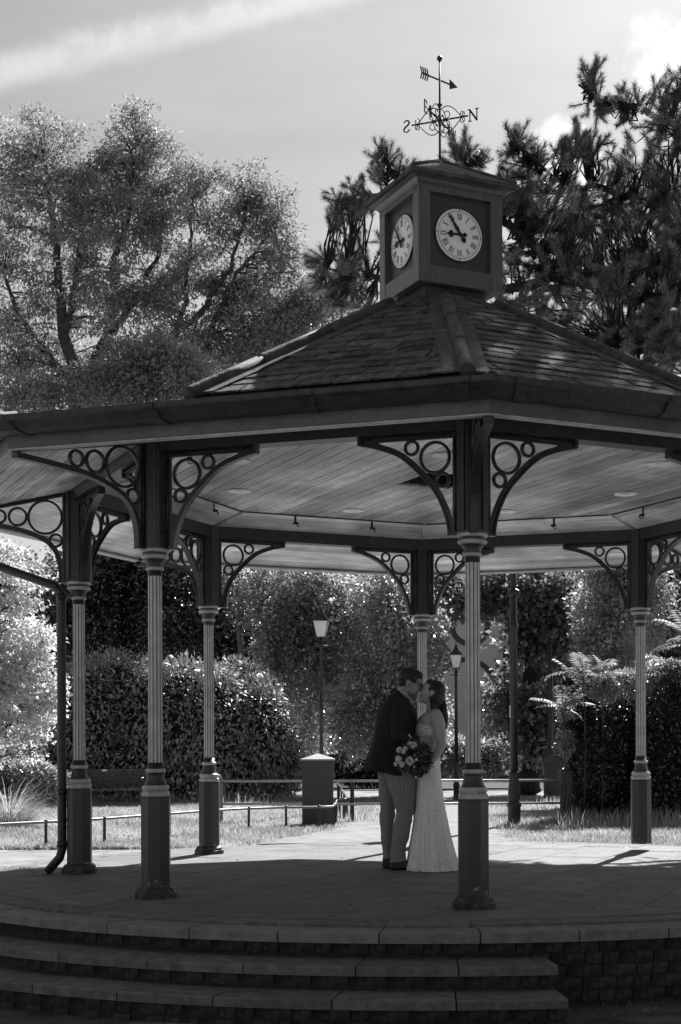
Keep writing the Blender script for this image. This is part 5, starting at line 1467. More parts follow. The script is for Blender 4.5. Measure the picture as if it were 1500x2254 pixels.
def build_low_rail(label, pts_px, post_at):
    zr = 0.21
    P = []
    for px, py in pts_px:
        Y = (EYE - zr) * FPX / (py - CY); p = W(px, py, Y); P.append(np.array((p[0], p[1], zr)))
    q = P[post_at[0] if isinstance(post_at[0], int) else 0]
    root = empty('low_rail', (q[0], q[1], float(gz(q[0], q[1]))))
    tag(root, label, 'rail', 'knee-low hoop rails')
    o = np.array(root.location)
    b = MB(); b.tube([p - o for p in P], 0.017, 8); b.build('rail', M['rail_top'], root)
    pb = MB(); pb.box((0, 0, -0.15), (0.034, 0.012, 0.34)); pb.lathe([(0.022, 0.0), (0.022, 0.022), (0.012, 0.028)], 10)
    pm = pb.mesh('post', M['black'])
    for t in post_at:
        i = int(t); f = t - i
        q = P[i] if f == 0 else P[i] * (1 - f) + P[i + 1] * f
        link('post', pm, root, tuple(q - o))
build_low_rail('long knee-low iron rail curving along the front of the lawn', [(-60, 1815), (0, 1811.5), (101, 1807), (230, 1800), (380, 1789), (470, 1782.5), (548, 1778.5), (630, 1776.5), (703, 1776), (732, 1775), (738, 1771), (741, 1763)], [2, 3, 3.95, 5, 6, 7, 8, 9.5, 10.5, 11])
build_low_rail('short knee-low iron rail bending away just behind the litter bin', [(748, 1759), (757, 1760.5), (764, 1755), (756, 1743), (744, 1729)], [0, 1, 1.6, 2, 2.4, 2.8, 3.3, 3.7, 4])

def build_barrier():
    Y = 23.0
    a, c = W(487, 1720, Y), W(1246, 1720, Y)
    z1, z0 = a[2], W(487, 1770.5, Y)[2]
    g = float(gz(a[0], Y)); root = empty('knee_barrier', (c[0], Y, g))
    tag(root, 'two-bar barrier across the path ending in a grey timber post', 'barrier')
    x0, x1 = a[0] - c[0], 0.0
    for z in (z1, z0):
        b = MB(); b.tube([(x0, 0, z - g), (x0 * 0.5, 0, z - g - 0.004), (x1 - 0.05, 0, z - g)], 0.018, 10); b.build('bar', M['bar'], root)
    b = MB(); b.prism([(-0.085, -0.07), (0.085, -0.07), (0.085, 0.07), (-0.085, 0.07)], -0.05, W(1248, 1697, Y)[2] - g); b.build('timber_post', M['timber'], root)
    b = MB(); b.tube([(x0, 0, -0.05), (x0, 0, 0.62), (x0 - 0.03, 0, 0.70), (x0 - 0.14, 0, 0.74)], 0.028, 10); b.build('end_post', M['rail_top'], root)
    b = MB(); b.box((x0 * 0.62, 0.02, 0.30), (0.06, 0.05, 0.70)); b.build('middle_post', M['black'], root)
build_barrier()

def build_bin():
    Y = 22.0; p = W(697, 1800, Y); g = float(gz(p[0], Y))
    root = empty('litter_bin', (p[0], Y + 0.25, g), 0.075)
    tag(root, 'dark square litter bin with a pale pyramid lid beside the path', 'litter bin')
    w, d, h = 0.455, 0.50, W(697, 1675, Y)[2] - g
    b = MB(); b.prism([(-w / 2 + 0.015, -d / 2), (w / 2 - 0.015, -d / 2), (w / 2, -d / 2 + 0.015), (w / 2, d / 2 - 0.015), (w / 2 - 0.015, d / 2), (-w / 2 + 0.015, d / 2), (-w / 2, d / 2 - 0.015), (-w / 2, -d / 2 + 0.015)], -0.03, h)
    b.build('body', M['bin'], root)
    b = MB()
    def sq(k, z): return [(-w / 2 - k, -d / 2 - k, z), (w / 2 + k, -d / 2 - k, z), (w / 2 + k, d / 2 + k, z), (-w / 2 - k, d / 2 + k, z)]
    b.loft([sq(0.022, h + 0.001), sq(0.024, h + 0.025), [(-0.01, -0.01, h + 0.105), (0.01, -0.01, h + 0.105), (0.01, 0.01, h + 0.105), (-0.01, 0.01, h + 0.105)]], 0, False)
    b.build('lid', M['bin_lid'], root)
    b = MB(); b.box((w / 2 + 0.003, 0, h - 0.12), (0.006, d - 0.06, 0.20)); pl = b.build('slot_panel', M['bin_lid'], root)
    for y in (-0.11, 0.11):
        b = MB(); b.box((w / 2 + 0.007, y, h - 0.11), (0.006, 0.15, 0.13)); b.build('slot', M['black'], pl)
build_bin()

def lantern(b_frame, b_glass, z, s):
    """four-sided tapering lantern standing on height z; s = half width at the top"""
    def sq(k, zz): return [(-k, -k, zz), (k, -k, zz), (k, k, zz), (-k, k, zz)]
    b_frame.loft([sq(s * 0.5, z), sq(s * 0.56, z + s * 0.12)], 0, False)
    b_glass.loft([sq(s * 0.54, z + s * 0.12), sq(s * 0.96, z + s * 2.1)], 0, False)
    for sx in (-1, 1):
        for sy in (-1, 1):
            b_frame.tube([(sx * s * 0.55, sy * s * 0.55, z + s * 0.1), (sx * s * 0.97, sy * s * 0.97, z + s * 2.1)], s * 0.055, 6)
    b_frame.loft([sq(s * 1.06, z + s * 2.1), sq(s * 1.08, z + s * 2.22), sq(s * 0.38, z + s * 3.0), sq(s * 0.34, z + s * 3.05)], 0, False)
    b_frame.lathe([(s * 0.36, z + s * 3.05), (s * 0.38, z + s * 3.2), (s * 0.20, z + s * 3.5), (s * 0.26, z + s * 3.6), (s * 0.12, z + s * 3.85), (s * 0.05, z + s * 4.2)], 12)

def street_lamp(label, px, Y, ztop, r, s, base_h, group):
    x = W(px, CY, Y)[0]; g = float(gz(x, Y)) - 0.02
    root = empty('street_lamp', (x, Y, g)); tag(root, label, 'street lamp', group)
    H = ztop - g - s * 4.2
    b = MB()
    b.lathe([(r * 1.75, 0), (r * 1.75, 0.03), (r * 1.6, 0.045), (r * 1.6, base_h * 0.36), (r * 1.85, base_h * 0.38), (r * 1.85, base_h * 0.42), (r * 1.2, base_h * 0.47), (r * 1.55, base_h * 0.53), (r * 1.5, base_h * 0.62),
             (r * 1.15, base_h * 0.9), (r * 1.3, base_h * 0.93), (r * 1.3, base_h * 0.97), (r, base_h)], 14)
    b.build('base', M['black'], root)
    b = MB(); b.lathe([(r, base_h), (r * 0.92, H * 0.6), (r * 1.15, H * 0.605), (r * 1.15, H * 0.615), (r * 0.85, H * 0.62), (r * 0.7, H - 0.16), (r * 1.1, H - 0.15), (r * 1.1, H - 0.12), (r * 0.6, H - 0.1), (r * 0.55, H)], 14)
    b.tube([(-s * 0.95, 0, H - 0.14), (s * 0.95, 0, H - 0.14)], 0.012, 6)
    for sg in (-1, 1): b.tube([(sg * 0.02, 0, H - 0.09), (sg * s * 0.5, 0, H - 0.04), (sg * s * 0.52, 0, H + 0.01)], 0.010, 6)
    b.build('post', M['black'], root)
    f, gl = MB(), MB(); lantern(f, gl, H, s)
    f.build('lantern_frame', M['black'], root); gl.build('lantern_glass', M['glass'], root)
    return root, H
street_lamp('lamp post with glazed lantern standing behind the litter bin', 708, 25.6, W(708, 1332, 25.6)[2], 0.036, 0.132, 0.85, 'lantern lamp posts')
street_lamp('farther lamp post with glazed lantern beside the near front column', 1005, 32.0, W(1004, 1414, 32)[2], 0.040, 0.132, 0.85, 'lantern lamp posts')
lp, H = street_lamp('tall thick black lamp post with ornate base, lantern hidden above the eaves', 1132, 21.6, 5.3, 0.058, 0.16, 0.80, 'lantern lamp posts')
b = MB(); b.box((-0.055, -0.03, 1.66), (0.014, 0.01, 0.17)); b.build('number_plate', M['white'], lp)
b = MB(); b.lathe([(0.05, 3.30), (0.085, 3.33), (0.085, 3.39), (0.05, 3.42)], 12); b.sphere((0.05, -0.06, 3.36), 0.045, 10, 8); b.build('collar', M['black'], lp)

def pole():
    Y = 34.0; x = W(1212, CY, Y)[0]; g = float(gz(x, Y)) - 0.02
    root = empty('ball_top_pole', (x, Y, g)); tag(root, 'slim dark pole topped with a ball, behind the saplings', 'pole')
    zt = W(1212, 1395, Y)[2] - g
    b = MB(); b.lathe([(0.13, 0), (0.13, 0.95), (0.06, 1.1), (0.075, 1.15), (0.07, zt * 0.78), (0.045, zt * 0.8), (0.04, zt - 0.12)], 12); b.build('shaft', M['black'], root)
    b = MB(); b.sphere((0, 0, zt - 0.03), 0.11, 12, 8); b.lathe([(0.05, zt - 0.17), (0.09, zt - 0.15), (0.05, zt - 0.12)], 12); b.build('ball', M['black'], root)
    Y2 = 33.2; x2 = W(1218, CY, Y2)[0]; g2 = float(gz(x2, Y2)) - 0.02
    root = empty('bollard_box', (x2, Y2, g2)); tag(root, 'dark roofed box at the foot of the ball-topped pole', 'cabinet')
    h = W(1215, 1680, Y2)[2] - g2
    b = MB(); b.prism([(-0.2, -0.16), (0.2, -0.16), (0.2, 0.16), (-0.2, 0.16)], 0, h); b.build('body', M['bin'], root)
    b = MB(); b.loft([[(-0.24, -0.2, h + 0.001), (0.24, -0.2, h + 0.001), (0.24, 0.2, h + 0.001), (-0.24, 0.2, h + 0.001)], [(-0.10, -0.02, h + 0.2), (0.10, -0.02, h + 0.2), (0.10, 0.02, h + 0.2), (-0.10, 0.02, h + 0.2)]], 0, False); b.build('lid', M['stone'], root)
pole()

def bench():
    Y = 29.6; p = W(236, 1740, Y); g = float(gz(p[0], Y)) - 0.02
    root = empty('park_bench', (p[0], Y, g)); tag(root, 'dark slatted park bench with a small plaque in front of the laurel hedge', 'bench')
    L = (W(322, 1700, Y)[0] - W(140, 1700, Y)[0])
    zt = W(236, 1693, Y)[2] - g; zs = W(236, 1737, Y)[2] - g
    n = 6
    for i in range(n):
        f = i / (n - 1); b = MB(); b.box((0, 0.16 + 0.06 * f, zs + 0.05 + (zt - zs - 0.08) * f), (L, 0.022, (zt - zs) / n * 0.80)); s = b.build('back_slat', M['timber'], root)
    pl = MB(); pl.box((-0.1, 0.16 + 0.06 - 0.014, zt - 0.03), (0.10, 0.006, 0.035)); pl.build('plaque', M['white'], root)
    for i in range(5):
        b = MB(); b.box((0, -0.28 + i * 0.095, zs - 0.01), (L + 0.06, 0.08, 0.035)); b.build('seat_slat', M['timber'], root)
    for x in (-L / 2 + 0.1, L / 2 - 0.1):
        b = MB(); b.box((x, -0.24, (zs - 0.03) / 2), (0.06, 0.06, zs - 0.03)); b.build('leg', M['black'], root)
        b = MB(); b.box((x, 0.18, zs / 2 + 0.05), (0.06, 0.06, zs + 0.10)); b.build('leg', M['black'], root)
        b = MB(); b.tube([(x, -0.26, zs), (x, -0.27, zs + 0.2), (x, 0.1, zs + 0.22), (x, 0.19, zs + 0.2)], 0.022, 8); b.build('armrest', M['black'], root)
bench()

def building():
    Y = 62.0; x0, x1 = W(900, CY, Y)[0], W(1330, CY, Y)[0]; g = -0.3
    root = empty('brick_building', ((x0 + x1) / 2, Y, g)); tag(root, 'plain grey brick building with a round window, glimpsed behind the trees', 'building')
    w = x1 - x0; h = 8.2
    b = MB(); b.box((0, 4.0, h / 2), (w, 8.0, h)); b.build('wall', M['render'], root)
    b = MB(); b.loft([[(-w / 2 - 0.3, -0.3, h), (w / 2 + 0.3, -0.3, h), (w / 2 + 0.3, 8.3, h), (-w / 2 - 0.3, 8.3, h)], [(-w / 2 - 0.3, 3.9, h + 2.2), (w / 2 + 0.3, 3.9, h + 2.2), (w / 2 + 0.3, 4.1, h + 2.2), (-w / 2 - 0.3, 4.1, h + 2.2)]], 0, False); b.build('roof', M['slate'], root)
    def loc(px, py): p = W(px, py, Y); return p[0] - (x0 + x1) / 2, p[2] - g
    cx, cz = loc(1035, 1378); r = 0.62
    n = 40; b = MB()
    b.loft([[(cx + q * math.cos(a), y, cz + q * math.sin(a)) for q, y in ((r, -0.05), (r + 0.22, -0.05), (r + 0.22, 0.05), (r, 0.05))] for a in [2 * PI * i / n for i in range(n + 1)]], 0, False, cap=False)
    wr = b.build('round_window', M['stone'], root)
    b = MB(); b.add([(cx, -0.012, cz)] + [(cx + r * math.cos(2 * PI * i / n), -0.012, cz + r * math.sin(2 * PI * i / n)) for i in range(n)], [(0, 1 + (i + 1) % n, 1 + i) for i in range(n)]); b.build('blind_panel', M['render'], wr)
    ax, az = loc(1026, 1500); b = MB()
    b.loft([[(ax + q * math.cos(a), y, az - 0.3 + q * math.sin(a)) for q, y in ((1.1, -0.04), (1.3, -0.04), (1.3, 0.05), (1.1, 0.05))] for a in [PI * i / 20 for i in range(21)]], 0, False)
    b.build('door_arch', M['stone'], root)
    px_, pz = loc(1104, 1450)
    b = MB(); b.tube([(px_, -0.12, 0), (px_, -0.12, h - 0.2)], 0.075, 8); b.build('drainpipe', M['pipe_white'], root)
    for qx, qy in ((1128, 1465), (1128, 1330), (990, 1330)):
        wx, wz = loc(qx, qy)
        b = MB(); b.box((wx, -0.02, wz), (0.95, 0.1, 1.5)); wn_ = b.build('window', M['pipe_white'], root)
        for ux in (-0.22, 0.22):
            for uz in (-0.36, 0.36):
                b = MB(); b.box((wx + ux, -0.075, wz + uz), (0.38, 0.02, 0.64)); b.build('pane', M['pane'], wn_)
building()
# ------------------------------------------------------------------ the couple
YC = 13.0
def K(zx, zy, dy=0.0):
    """point from the enlarged couple crop; dy metres behind (+) or in front (-) of their common plane"""
    p = W(760 + zx / 3.756, 1440 + zy / 3.756, YC); return np.array((p[0], YC + dy, p[2]))

def capsule(b, pts, rad, n=10, flat=None):
    pts = [np.array(p, float) for p in pts]
    if not hasattr(rad, '__len__'): rad = [rad] * len(pts)
    b.tube(pts, rad, n, flat=flat)
    b.sphere(pts[0], rad[0], n, 8); b.sphere(pts[-1], rad[-1], n, 8)

def oval_ring(xb, zb, xf, zf, hd, dy=0.0, n=28, sq=2.3, mod=None):
    """closed ring spanning image x from xb to xf (crop units, heights zb, zf) with half depth hd"""
    a, c = K(xb, zb, dy), K(xf, zf, dy); out = []
    for i in range(n):
        t = 2 * PI * i / n; ct, st = math.cos(t), math.sin(t)
        u = math.copysign(abs(ct) ** (2 / sq), ct); v = math.copysign(abs(st) ** (2 / sq), st)
        k = 1.0 if mod is None else mod(t)
        p = (a + c) / 2 + (c - a) / 2 * u * k; p[1] += hd * v * k
        out.append(p)
    return out

def remesh(b, voxel, smooth=4, factor=0.5):
    me = bpy.data.meshes.new('tmp'); me.from_pydata(b.v, [], b.f); me.update()
    o = bpy.data.objects.new('tmp', me)
    m = o.modifiers.new('r', 'REMESH'); m.mode = 'VOXEL'; m.voxel_size = voxel; m.use_smooth_shade = True
    if smooth:
        s = o.modifiers.new('s', 'SMOOTH'); s.iterations = smooth; s.factor = factor
    r = eval_mesh(o)
    bpy.data.objects.remove(o); bpy.data.meshes.remove(me)
    r.polygons.foreach_set('use_smooth', [True] * len(r.polygons))
    return r

def put(name, me, m, root, shift=True):
    me.materials.clear(); me.materials.append(m)
    if shift:
        o = np.array(root.location); co = np.empty(len(me.vertices) * 3, np.float32); me.vertices.foreach_get('co', co)
        co = (co.reshape(-1, 3) - o).astype(np.float32); me.vertices.foreach_set('co', co.reshape(-1)); me.update()
    me.name = name
    return link(name, me, root)

def wrinkle(me, amp, freq, seed=0.0, stretch=(1, 1, 1)):
    from mathutils import noise
    n = len(me.vertices); co = np.empty(n * 3, np.float32); no = np.empty(n * 3, np.float32)
    me.vertices.foreach_get('co', co); me.vertices.foreach_get('normal', no); co = co.reshape(-1, 3); no = no.reshape(-1, 3)
    q = co * np.array(stretch) * freq + seed
    a = np.array([noise.noise(p) + 0.4 * noise.noise(p * 2.3) for p in map(Vector, q.tolist())]) * amp
    co = (co + no * a[:, None]).astype(np.float32); me.vertices.foreach_set('co', co.reshape(-1)); me.update()

def head_frame(c, pitch, face):
    """matrix mapping head-local (x forward, y left, z up) to world; face +1 looks to +X, -1 to -X"""
    f = Vector((face * math.cos(pitch), 0, math.sin(pitch))); u = Vector((-face * math.sin(pitch), 0, math.cos(pitch))); l = u.cross(f)
    R = Matrix((f, l, u)).transposed()
    return lambda p, s=1.0: np.array(R @ (Vector(p) * s)) + c, R

def add_head(b, T, R, s, neck_to, neck_r, female=False):
    def el(p, r): b.sphere(T(p, s), [k * s for k in r], 16, 12, M=R)
    el((-0.012, 0, 0.032), (0.094, 0.076, 0.090)); el((0.02, 0, 0.0), (0.072, 0.066, 0.085))
    el((0.032, 0, -0.058), (0.058, 0.054 if not female else 0.047, 0.056))
    el((0.068, 0, -0.100), (0.024, 0.026, 0.022)); el((0.072, 0, 0.045), (0.026, 0.055, 0.03))
    el((0.055, 0.036, -0.02), (0.035, 0.025, 0.035)); el((0.055, -0.036, -0.02), (0.035, 0.025, 0.035))
    capsule(b, [T((0.088, 0, 0.022), s), T((0.104, 0, -0.006), s), T((0.108, 0, -0.020), s)], [0.009 * s, 0.011 * s, 0.014 * s], 8)
    el((0.086, 0, -0.052), (0.016, 0.022, 0.008)); el((0.083, 0, -0.068), (0.016, 0.020, 0.008))
    for sg in (-1, 1): el((-0.012, sg * 0.074, -0.004), (0.020, 0.010, 0.032)); el((-0.012, sg * 0.078, 0.010), (0.024, 0.009, 0.018))
    capsule(b, [T((-0.030, 0, -0.06), s), neck_to], [0.058 * s if not female else 0.050 * s, neck_r], 14)

def add_hand(b, wrist, palm_dir, side, curl_dir, s=1.0, curl=0.9):
    """palm plus four fingers and a thumb; palm_dir along the hand, side across it, curl_dir where the fingers bend to"""
    w = np.array(wrist, float); d = unitv(np.array(palm_dir, float)); a = unitv(np.array(side, float)); c = unitv(np.array(curl_dir, float))
    for k in (-1.5, -0.5, 0.5, 1.5):
        capsule(b, [w + a * k * 0.010 * s, w + d * 0.085 * s + a * k * 0.019 * s], [0.014 * s, 0.012 * s], 8)
        L = (0.075, 0.085, 0.080, 0.062)[int(k + 1.5)] * s
        p0 = w + d * 0.085 * s + a * k * 0.020 * s; dd = unitv(d + c * curl * 0.5)
        p1 = p0 + dd * L * 0.45; dd = unitv(d + c * curl * 1.3); p2 = p1 + dd * L * 0.32; dd = unitv(d * 0.6 + c * curl * 2.0); p3 = p2 + dd * L * 0.25
        capsule(b, [p0, p1, p2, p3], [0.0095 * s, 0.009 * s, 0.008 * s, 0.007 * s], 8)
    t0 = w + d * 0.02 * s - a * 0.02 * s; t1 = t0 + (d * 0.7 - a * 0.8) * 0.04 * s + c * 0.01; t2 = t1 + (d * 1.0 - a * 0.1 + c * 0.4) * 0.03 * s
    capsule(b, [t0, t1, t2], [0.013 * s, 0.010 * s, 0.008 * s], 8)

M['skin_m'] = mat('skin', 0.30, 0.5, 0.08, 12, spec=0.35)
M['skin_f'] = mat('fair_skin', 0.40, 0.5, 0.06, 12, spec=0.35)
M['hair'] = mat('dark_hair', 0.012, 0.45, 0.5, 30, 0.5, 90, 0.5, stretch=(1, 1, 0.3))
M['jacket'] = mat('dark_wool', 0.028, 0.85, 0.25, 30, 0.2, 140, 0.15)
M['shirt'] = mat('white_cotton', 0.65, 0.8, 0.05, 20)
M['shoe'] = mat('dark_leather', 0.012, 0.35, 0.3, 20, 0.1, 60, 0.5)
M['specs'] = mat('black_acetate', 0.01, 0.25, spec=0.6)

def stripe_mat():
    m = mat('pinstripe_tweed', 0.28, 0.9, 0.2, 60, 0.25, 160, 0.1)
    t = m.node_tree; N = t.nodes; L = t.links; bs = N['Principled BSDF']; old = bs.inputs['Base Color'].links[0].from_socket
    uv = N.new('ShaderNodeUVMap'); sp = N.new('ShaderNodeSeparateXYZ'); L.new(uv.outputs[0], sp.inputs[0])
    mu = N.new('ShaderNodeMath'); mu.operation = 'FRACT'; ml = N.new('ShaderNodeMath'); ml.operation = 'MULTIPLY'; ml.inputs[1].default_value = 26
    L.new(sp.outputs[0], ml.inputs[0]); L.new(ml.outputs[0], mu.inputs[0])
    r = N.new('ShaderNodeMapRange'); r.inputs[1].default_value = 0.10; r.inputs[2].default_value = 0.22; r.inputs[3].default_value = 0.55; r.inputs[4].default_value = 1.0; L.new(mu.outputs[0], r.inputs[0])
    m2 = N.new('ShaderNodeMath'); m2.operation = 'MULTIPLY'; L.new(old, m2.inputs[0]); L.new(r.outputs[0], m2.inputs[1]); L.new(m2.outputs[0], bs.inputs['Base Color'])
    return m
M['tweed'] = stripe_mat()

def tulle_mat():
    m = mat('ivory_tulle', 0.88, 0.8, 0.10, 30, 0.1, 200, 0.15)
    t = m.node_tree; N = t.nodes; L = t.links; bs = N['Principled BSDF']; old = bs.inputs['Base Color'].links[0].from_socket
    co = N.new('ShaderNodeTexCoord'); vo = N.new('ShaderNodeTexVoronoi'); vo.inputs['Scale'].default_value = 9; L.new(co.outputs['Object'], vo.inputs[0])
    n = N.new('ShaderNodeTexNoise'); n.inputs['Scale'].default_value = 90; L.new(co.outputs['Object'], n.inputs[0])
    r = N.new('ShaderNodeMapRange'); r.inputs[1].default_value = 0.10; r.inputs[2].default_value = 0.17; r.inputs[3].default_value = 0.55; r.inputs[4].default_value = 0.0; L.new(vo.outputs['Distance'], r.inputs[0])
    g = N.new('ShaderNodeMath'); g.operation = 'GREATER_THAN'; g.inputs[1].default_value = 0.55; L.new(n.outputs[0], g.inputs[0])
    mm = N.new('ShaderNodeMath'); mm.operation = 'MULTIPLY'; L.new(r.outputs[0], mm.inputs[0]); L.new(g.outputs[0], mm.inputs[1])
    mx = N.new('ShaderNodeMix'); mx.data_type = 'FLOAT'; L.new(mm.outputs[0], mx.inputs[0]); L.new(old, mx.inputs[2]); mx.inputs[3].default_value = 0.95
    L.new(mx.outputs[0], bs.inputs['Base Color'])
    return m
M['tulle'] = tulle_mat()
M['motif'] = mat('silver_thread', 0.58, 0.5, 0.5, 90, spec=0.6)
M['lace'] = mat('beaded_lace', 0.72, 0.7, 0.45, 55, 0.5, 120, 0.3)

def uv_loft(rings, n):
    """loft with u around and v along, returns MB"""
    b = MB(); uvs = []
    R2 = [r + [r[0]] for r in rings]
    for j, r in enumerate(R2):
        for i in range(len(r)): uvs.append((i / n, j * 0.1))
    m = n + 1; vs = [p for r in R2 for p in r]
    fs = [(j * m + i, j * m + i + 1, (j + 1) * m + i + 1, (j + 1) * m + i) for j in range(len(R2) - 1) for i in range(n)]
    b.add(vs, fs, 0, True, uvs)
    return b

def interp_rings(tab, steps, **kw):
    """tab rows: (zy_back, x_back, zy_front, x_front, half_depth, dy) -> smooth rings"""
    T = np.array(tab, float); m = len(T); out = []
    for t in np.linspace(0, m - 1, steps):
        i = min(int(t), m - 2); u = t - i
        p0, p1, p2, p3 = T[max(i - 1, 0)], T[i], T[i + 1], T[min(i + 2, m - 1)]
        r = 0.5 * ((2 * p1) + (p2 - p0) * u + (2 * p0 - 5 * p1 + 4 * p2 - p3) * u * u + (3 * p1 - p0 - 3 * p2 + p3) * u ** 3)
        out.append(r)
    return out

def build_groom():
    g = K(455, 1776, 0.0); g[2] = 0.0
    root = empty('person', g)
    tag(root, 'man in dark jacket and pale pinstriped trousers, bending to kiss, glasses on', 'person')
    hc = K(540, 246, -0.02); T, R = head_frame(hc, math.radians(-22), 1)
    # --- body (head, neck, torso core, hands) as one surface
    b = MB(); add_head(b, T, R, 1.0, K(478, 372, 0), 0.062)
    capsule(b, [K(470, 390), K(440, 620), K(430, 900)], [0.10, 0.12, 0.13], 14)
    capsule(b, [K(470, 430, -0.10), K(465, 445, -0.17), K(455, 690, -0.24), K(560, 716, -0.24)], [0.05, 0.048, 0.042, 0.032], 10)
    capsule(b, [K(490, 430, 0.10), K(495, 450, 0.18), K(560, 640, 0.26), K(690, 650, 0.24)], [0.05, 0.048, 0.042, 0.032], 10)
    for dy, pts in ((0.09, [(360, 960), (350, 1300), (355, 1700)]), (-0.09, [(450, 960), (495, 1280), (445, 1700)])):
        capsule(b, [K(*p, dy) for p in pts], [0.075, 0.06, 0.035], 10)
    add_hand(b, K(585, 718, -0.23), (1, 0.25, 0.05), (0, 0.15, 1), (0.1, 1, 0), 1.0, 0.35)
    add_hand(b, K(690, 650, 0.23), (1, -0.3, 0), (0, 0, 1), (0.1, -1, 0), 1.0, 0.4)
    put('body', remesh(b, 0.0065, 3), M['skin_m'], root)
    # --- hair
    h = MB()
    h.sphere(T((-0.022, 0, 0.045)), (0.098, 0.083, 0.092), 18, 14, M=R); h.sphere(T((0.02, 0, 0.088)), (0.066, 0.060, 0.045), 14, 10, M=R)
    h.sphere(T((-0.06, 0, -0.005)), (0.058, 0.070, 0.062), 14, 10, M=R); h.sphere(T((-0.008, -0.062, 0.03)), (0.035, 0.016, 0.04), 10, 8, M=R); h.sphere(T((-0.008, 0.062, 0.03)), (0.035, 0.016, 0.04), 10, 8, M=R)
    hm = remesh(h, 0.006, 2); wrinkle(hm, 0.006, 60, 3.1)
    # keep the face clear: push hair back from the forehead plane
    f = np.array(R @ Vector((1, 0, 0))); u = np.array(R @ Vector((0, 0, 1)))
    for v in hm.vertices:
        q = np.array(v.co) - hc; a, z = q @ f, q @ u
        lim = 0.078 if z > 0.075 else 0.05
        if a > lim and z < 0.115: v.co -= Vector(f) * (a - lim) * 0.9
    put('hair', hm, M['hair'], root)
    # beard shadow keeps to the jaw: a close-cropped beard shell
    bd = MB(); bd.sphere(T((0.030, 0, -0.070)), (0.0585, 0.0545, 0.050), 16, 12, M=R); bd.sphere(T((0.070, 0, -0.103)), (0.0245, 0.028, 0.020), 10, 8, M=R)
    put('beard', remesh(bd, 0.006, 1), mat('beard_shadow', 0.14, 0.8, 0.3, 60), root)
    # --- spectacles
    s = MB()
    for sg in (-1, 1):
        s.tube([T((-0.010, sg * 0.082, 0.022)), T((0.06, sg * 0.078, 0.026)), T((0.094, sg * 0.066, 0.026))], 0.0032, 6)
        ring = [T((0.100, sg * 0.035 + 0.027 * math.cos(a), 0.010 + 0.021 * math.sin(a))) for a in [2 * PI * i / 16 for i in range(17)]]
        s.tube(ring, 0.003, 6)
    s.tube([T((0.104, -0.010, 0.014)), T((0.106, 0.010, 0.014))], 0.003, 6)
    s.v = [tuple(np.array(p) - g) for p in s.v]; s.build('glasses', M['specs'], root)
    # --- shirt collar
    c = MB(); r0 = oval_ring(438, 296, 546, 404, 0.078, n=24); r1 = oval_ring(438, 268, 556, 374, 0.070, n=24)
    r2 = oval_ring(446, 268, 549, 374, 0.064, n=24)
    c.loft([r0, r1, r2], 0, True, cap=False); c.v = [tuple(np.array(p) - g) for p in c.v]; c.build('shirt_collar', M['shirt'], root)
    b = MB(); b.loft([oval_ring(480, 390, 552, 400, 0.05), oval_ring(520, 470, 574, 470, 0.05), oval_ring(540, 560, 586, 560, 0.045)], 0, True)
    b.v = [tuple(np.array(p) - g) for p in b.v]; b.build('shirt', M['shirt'], root)
    # --- jacket
    j = MB()
    tab = [(288, 436, 392, 545, 0.072, 0), (318, 405, 410, 556, 0.115, 0), (355, 360, 430, 566, 0.17, 0), (410, 312, 455, 578, 0.213, 0), (480, 278, 505, 586, 0.222, 0), (560, 255, 570, 587, 0.215, 0), (650, 240, 650, 580, 0.205, 0),
           (740, 219, 745, 571, 0.195, 0), (830, 192, 850, 567, 0.20, 0), (900, 167, 950, 565, 0.215, 0), (948, 150, 1022, 562, 0.225, 0)]
    rings = [oval_ring(r[1], r[0], r[3], r[2], r[4], 0, 36, 2.5) for r in interp_rings(tab, 30)]
    j.loft(rings, 0, True)
    capsule(j, [K(478, 420, -0.13), K(470, 450, -0.185), K(462, 570, -0.225), K(452, 690, -0.25), K(520, 706, -0.25), K(588, 716, -0.235)], [0.075, 0.080, 0.073, 0.066, 0.056, 0.046], 14)
    capsule(j, [K(495, 420, 0.13), K(500, 450, 0.185), K(530, 560, 0.24), K(570, 645, 0.27), K(640, 652, 0.26), K(690, 652, 0.245)], [0.075, 0.080, 0.073, 0.064, 0.056, 0.046], 14)
    jm = remesh(j, 0.0075, 3); wrinkle(jm, 0.007, 9, 1.7, (1, 1, 0.55)); wrinkle(jm, 0.003, 26, 5.0, (1, 1, 0.4))
    put('jacket', jm, M['jacket'], root)
    # lapel and cuff button
    b = MB(); b.sphere(K(540, 672, -0.305), 0.009, 8, 6); b.sphere(K(552, 690, -0.305), 0.008, 8, 6); b.v = [tuple(np.array(p) - g) for p in b.v]; b.build('cuff_buttons', M['shirt'], root)
    # --- trousers
    n = 32
    far = [(930, 262, 930, 425, 0.10, 0.085), (1050, 270, 1050, 432, 0.10, 0.085), (1160, 278, 1160, 424, 0.095, 0.085), (1250, 281, 1250, 414, 0.09, 0.085), (1350, 284, 1350, 406, 0.085, 0.085), (1450, 290, 1450, 397, 0.08, 0.085), (1550, 299, 1550, 390, 0.075, 0.085), (1640, 310, 1640, 390, 0.075, 0.085), (1695, 312, 1690, 392, 0.078, 0.085)]
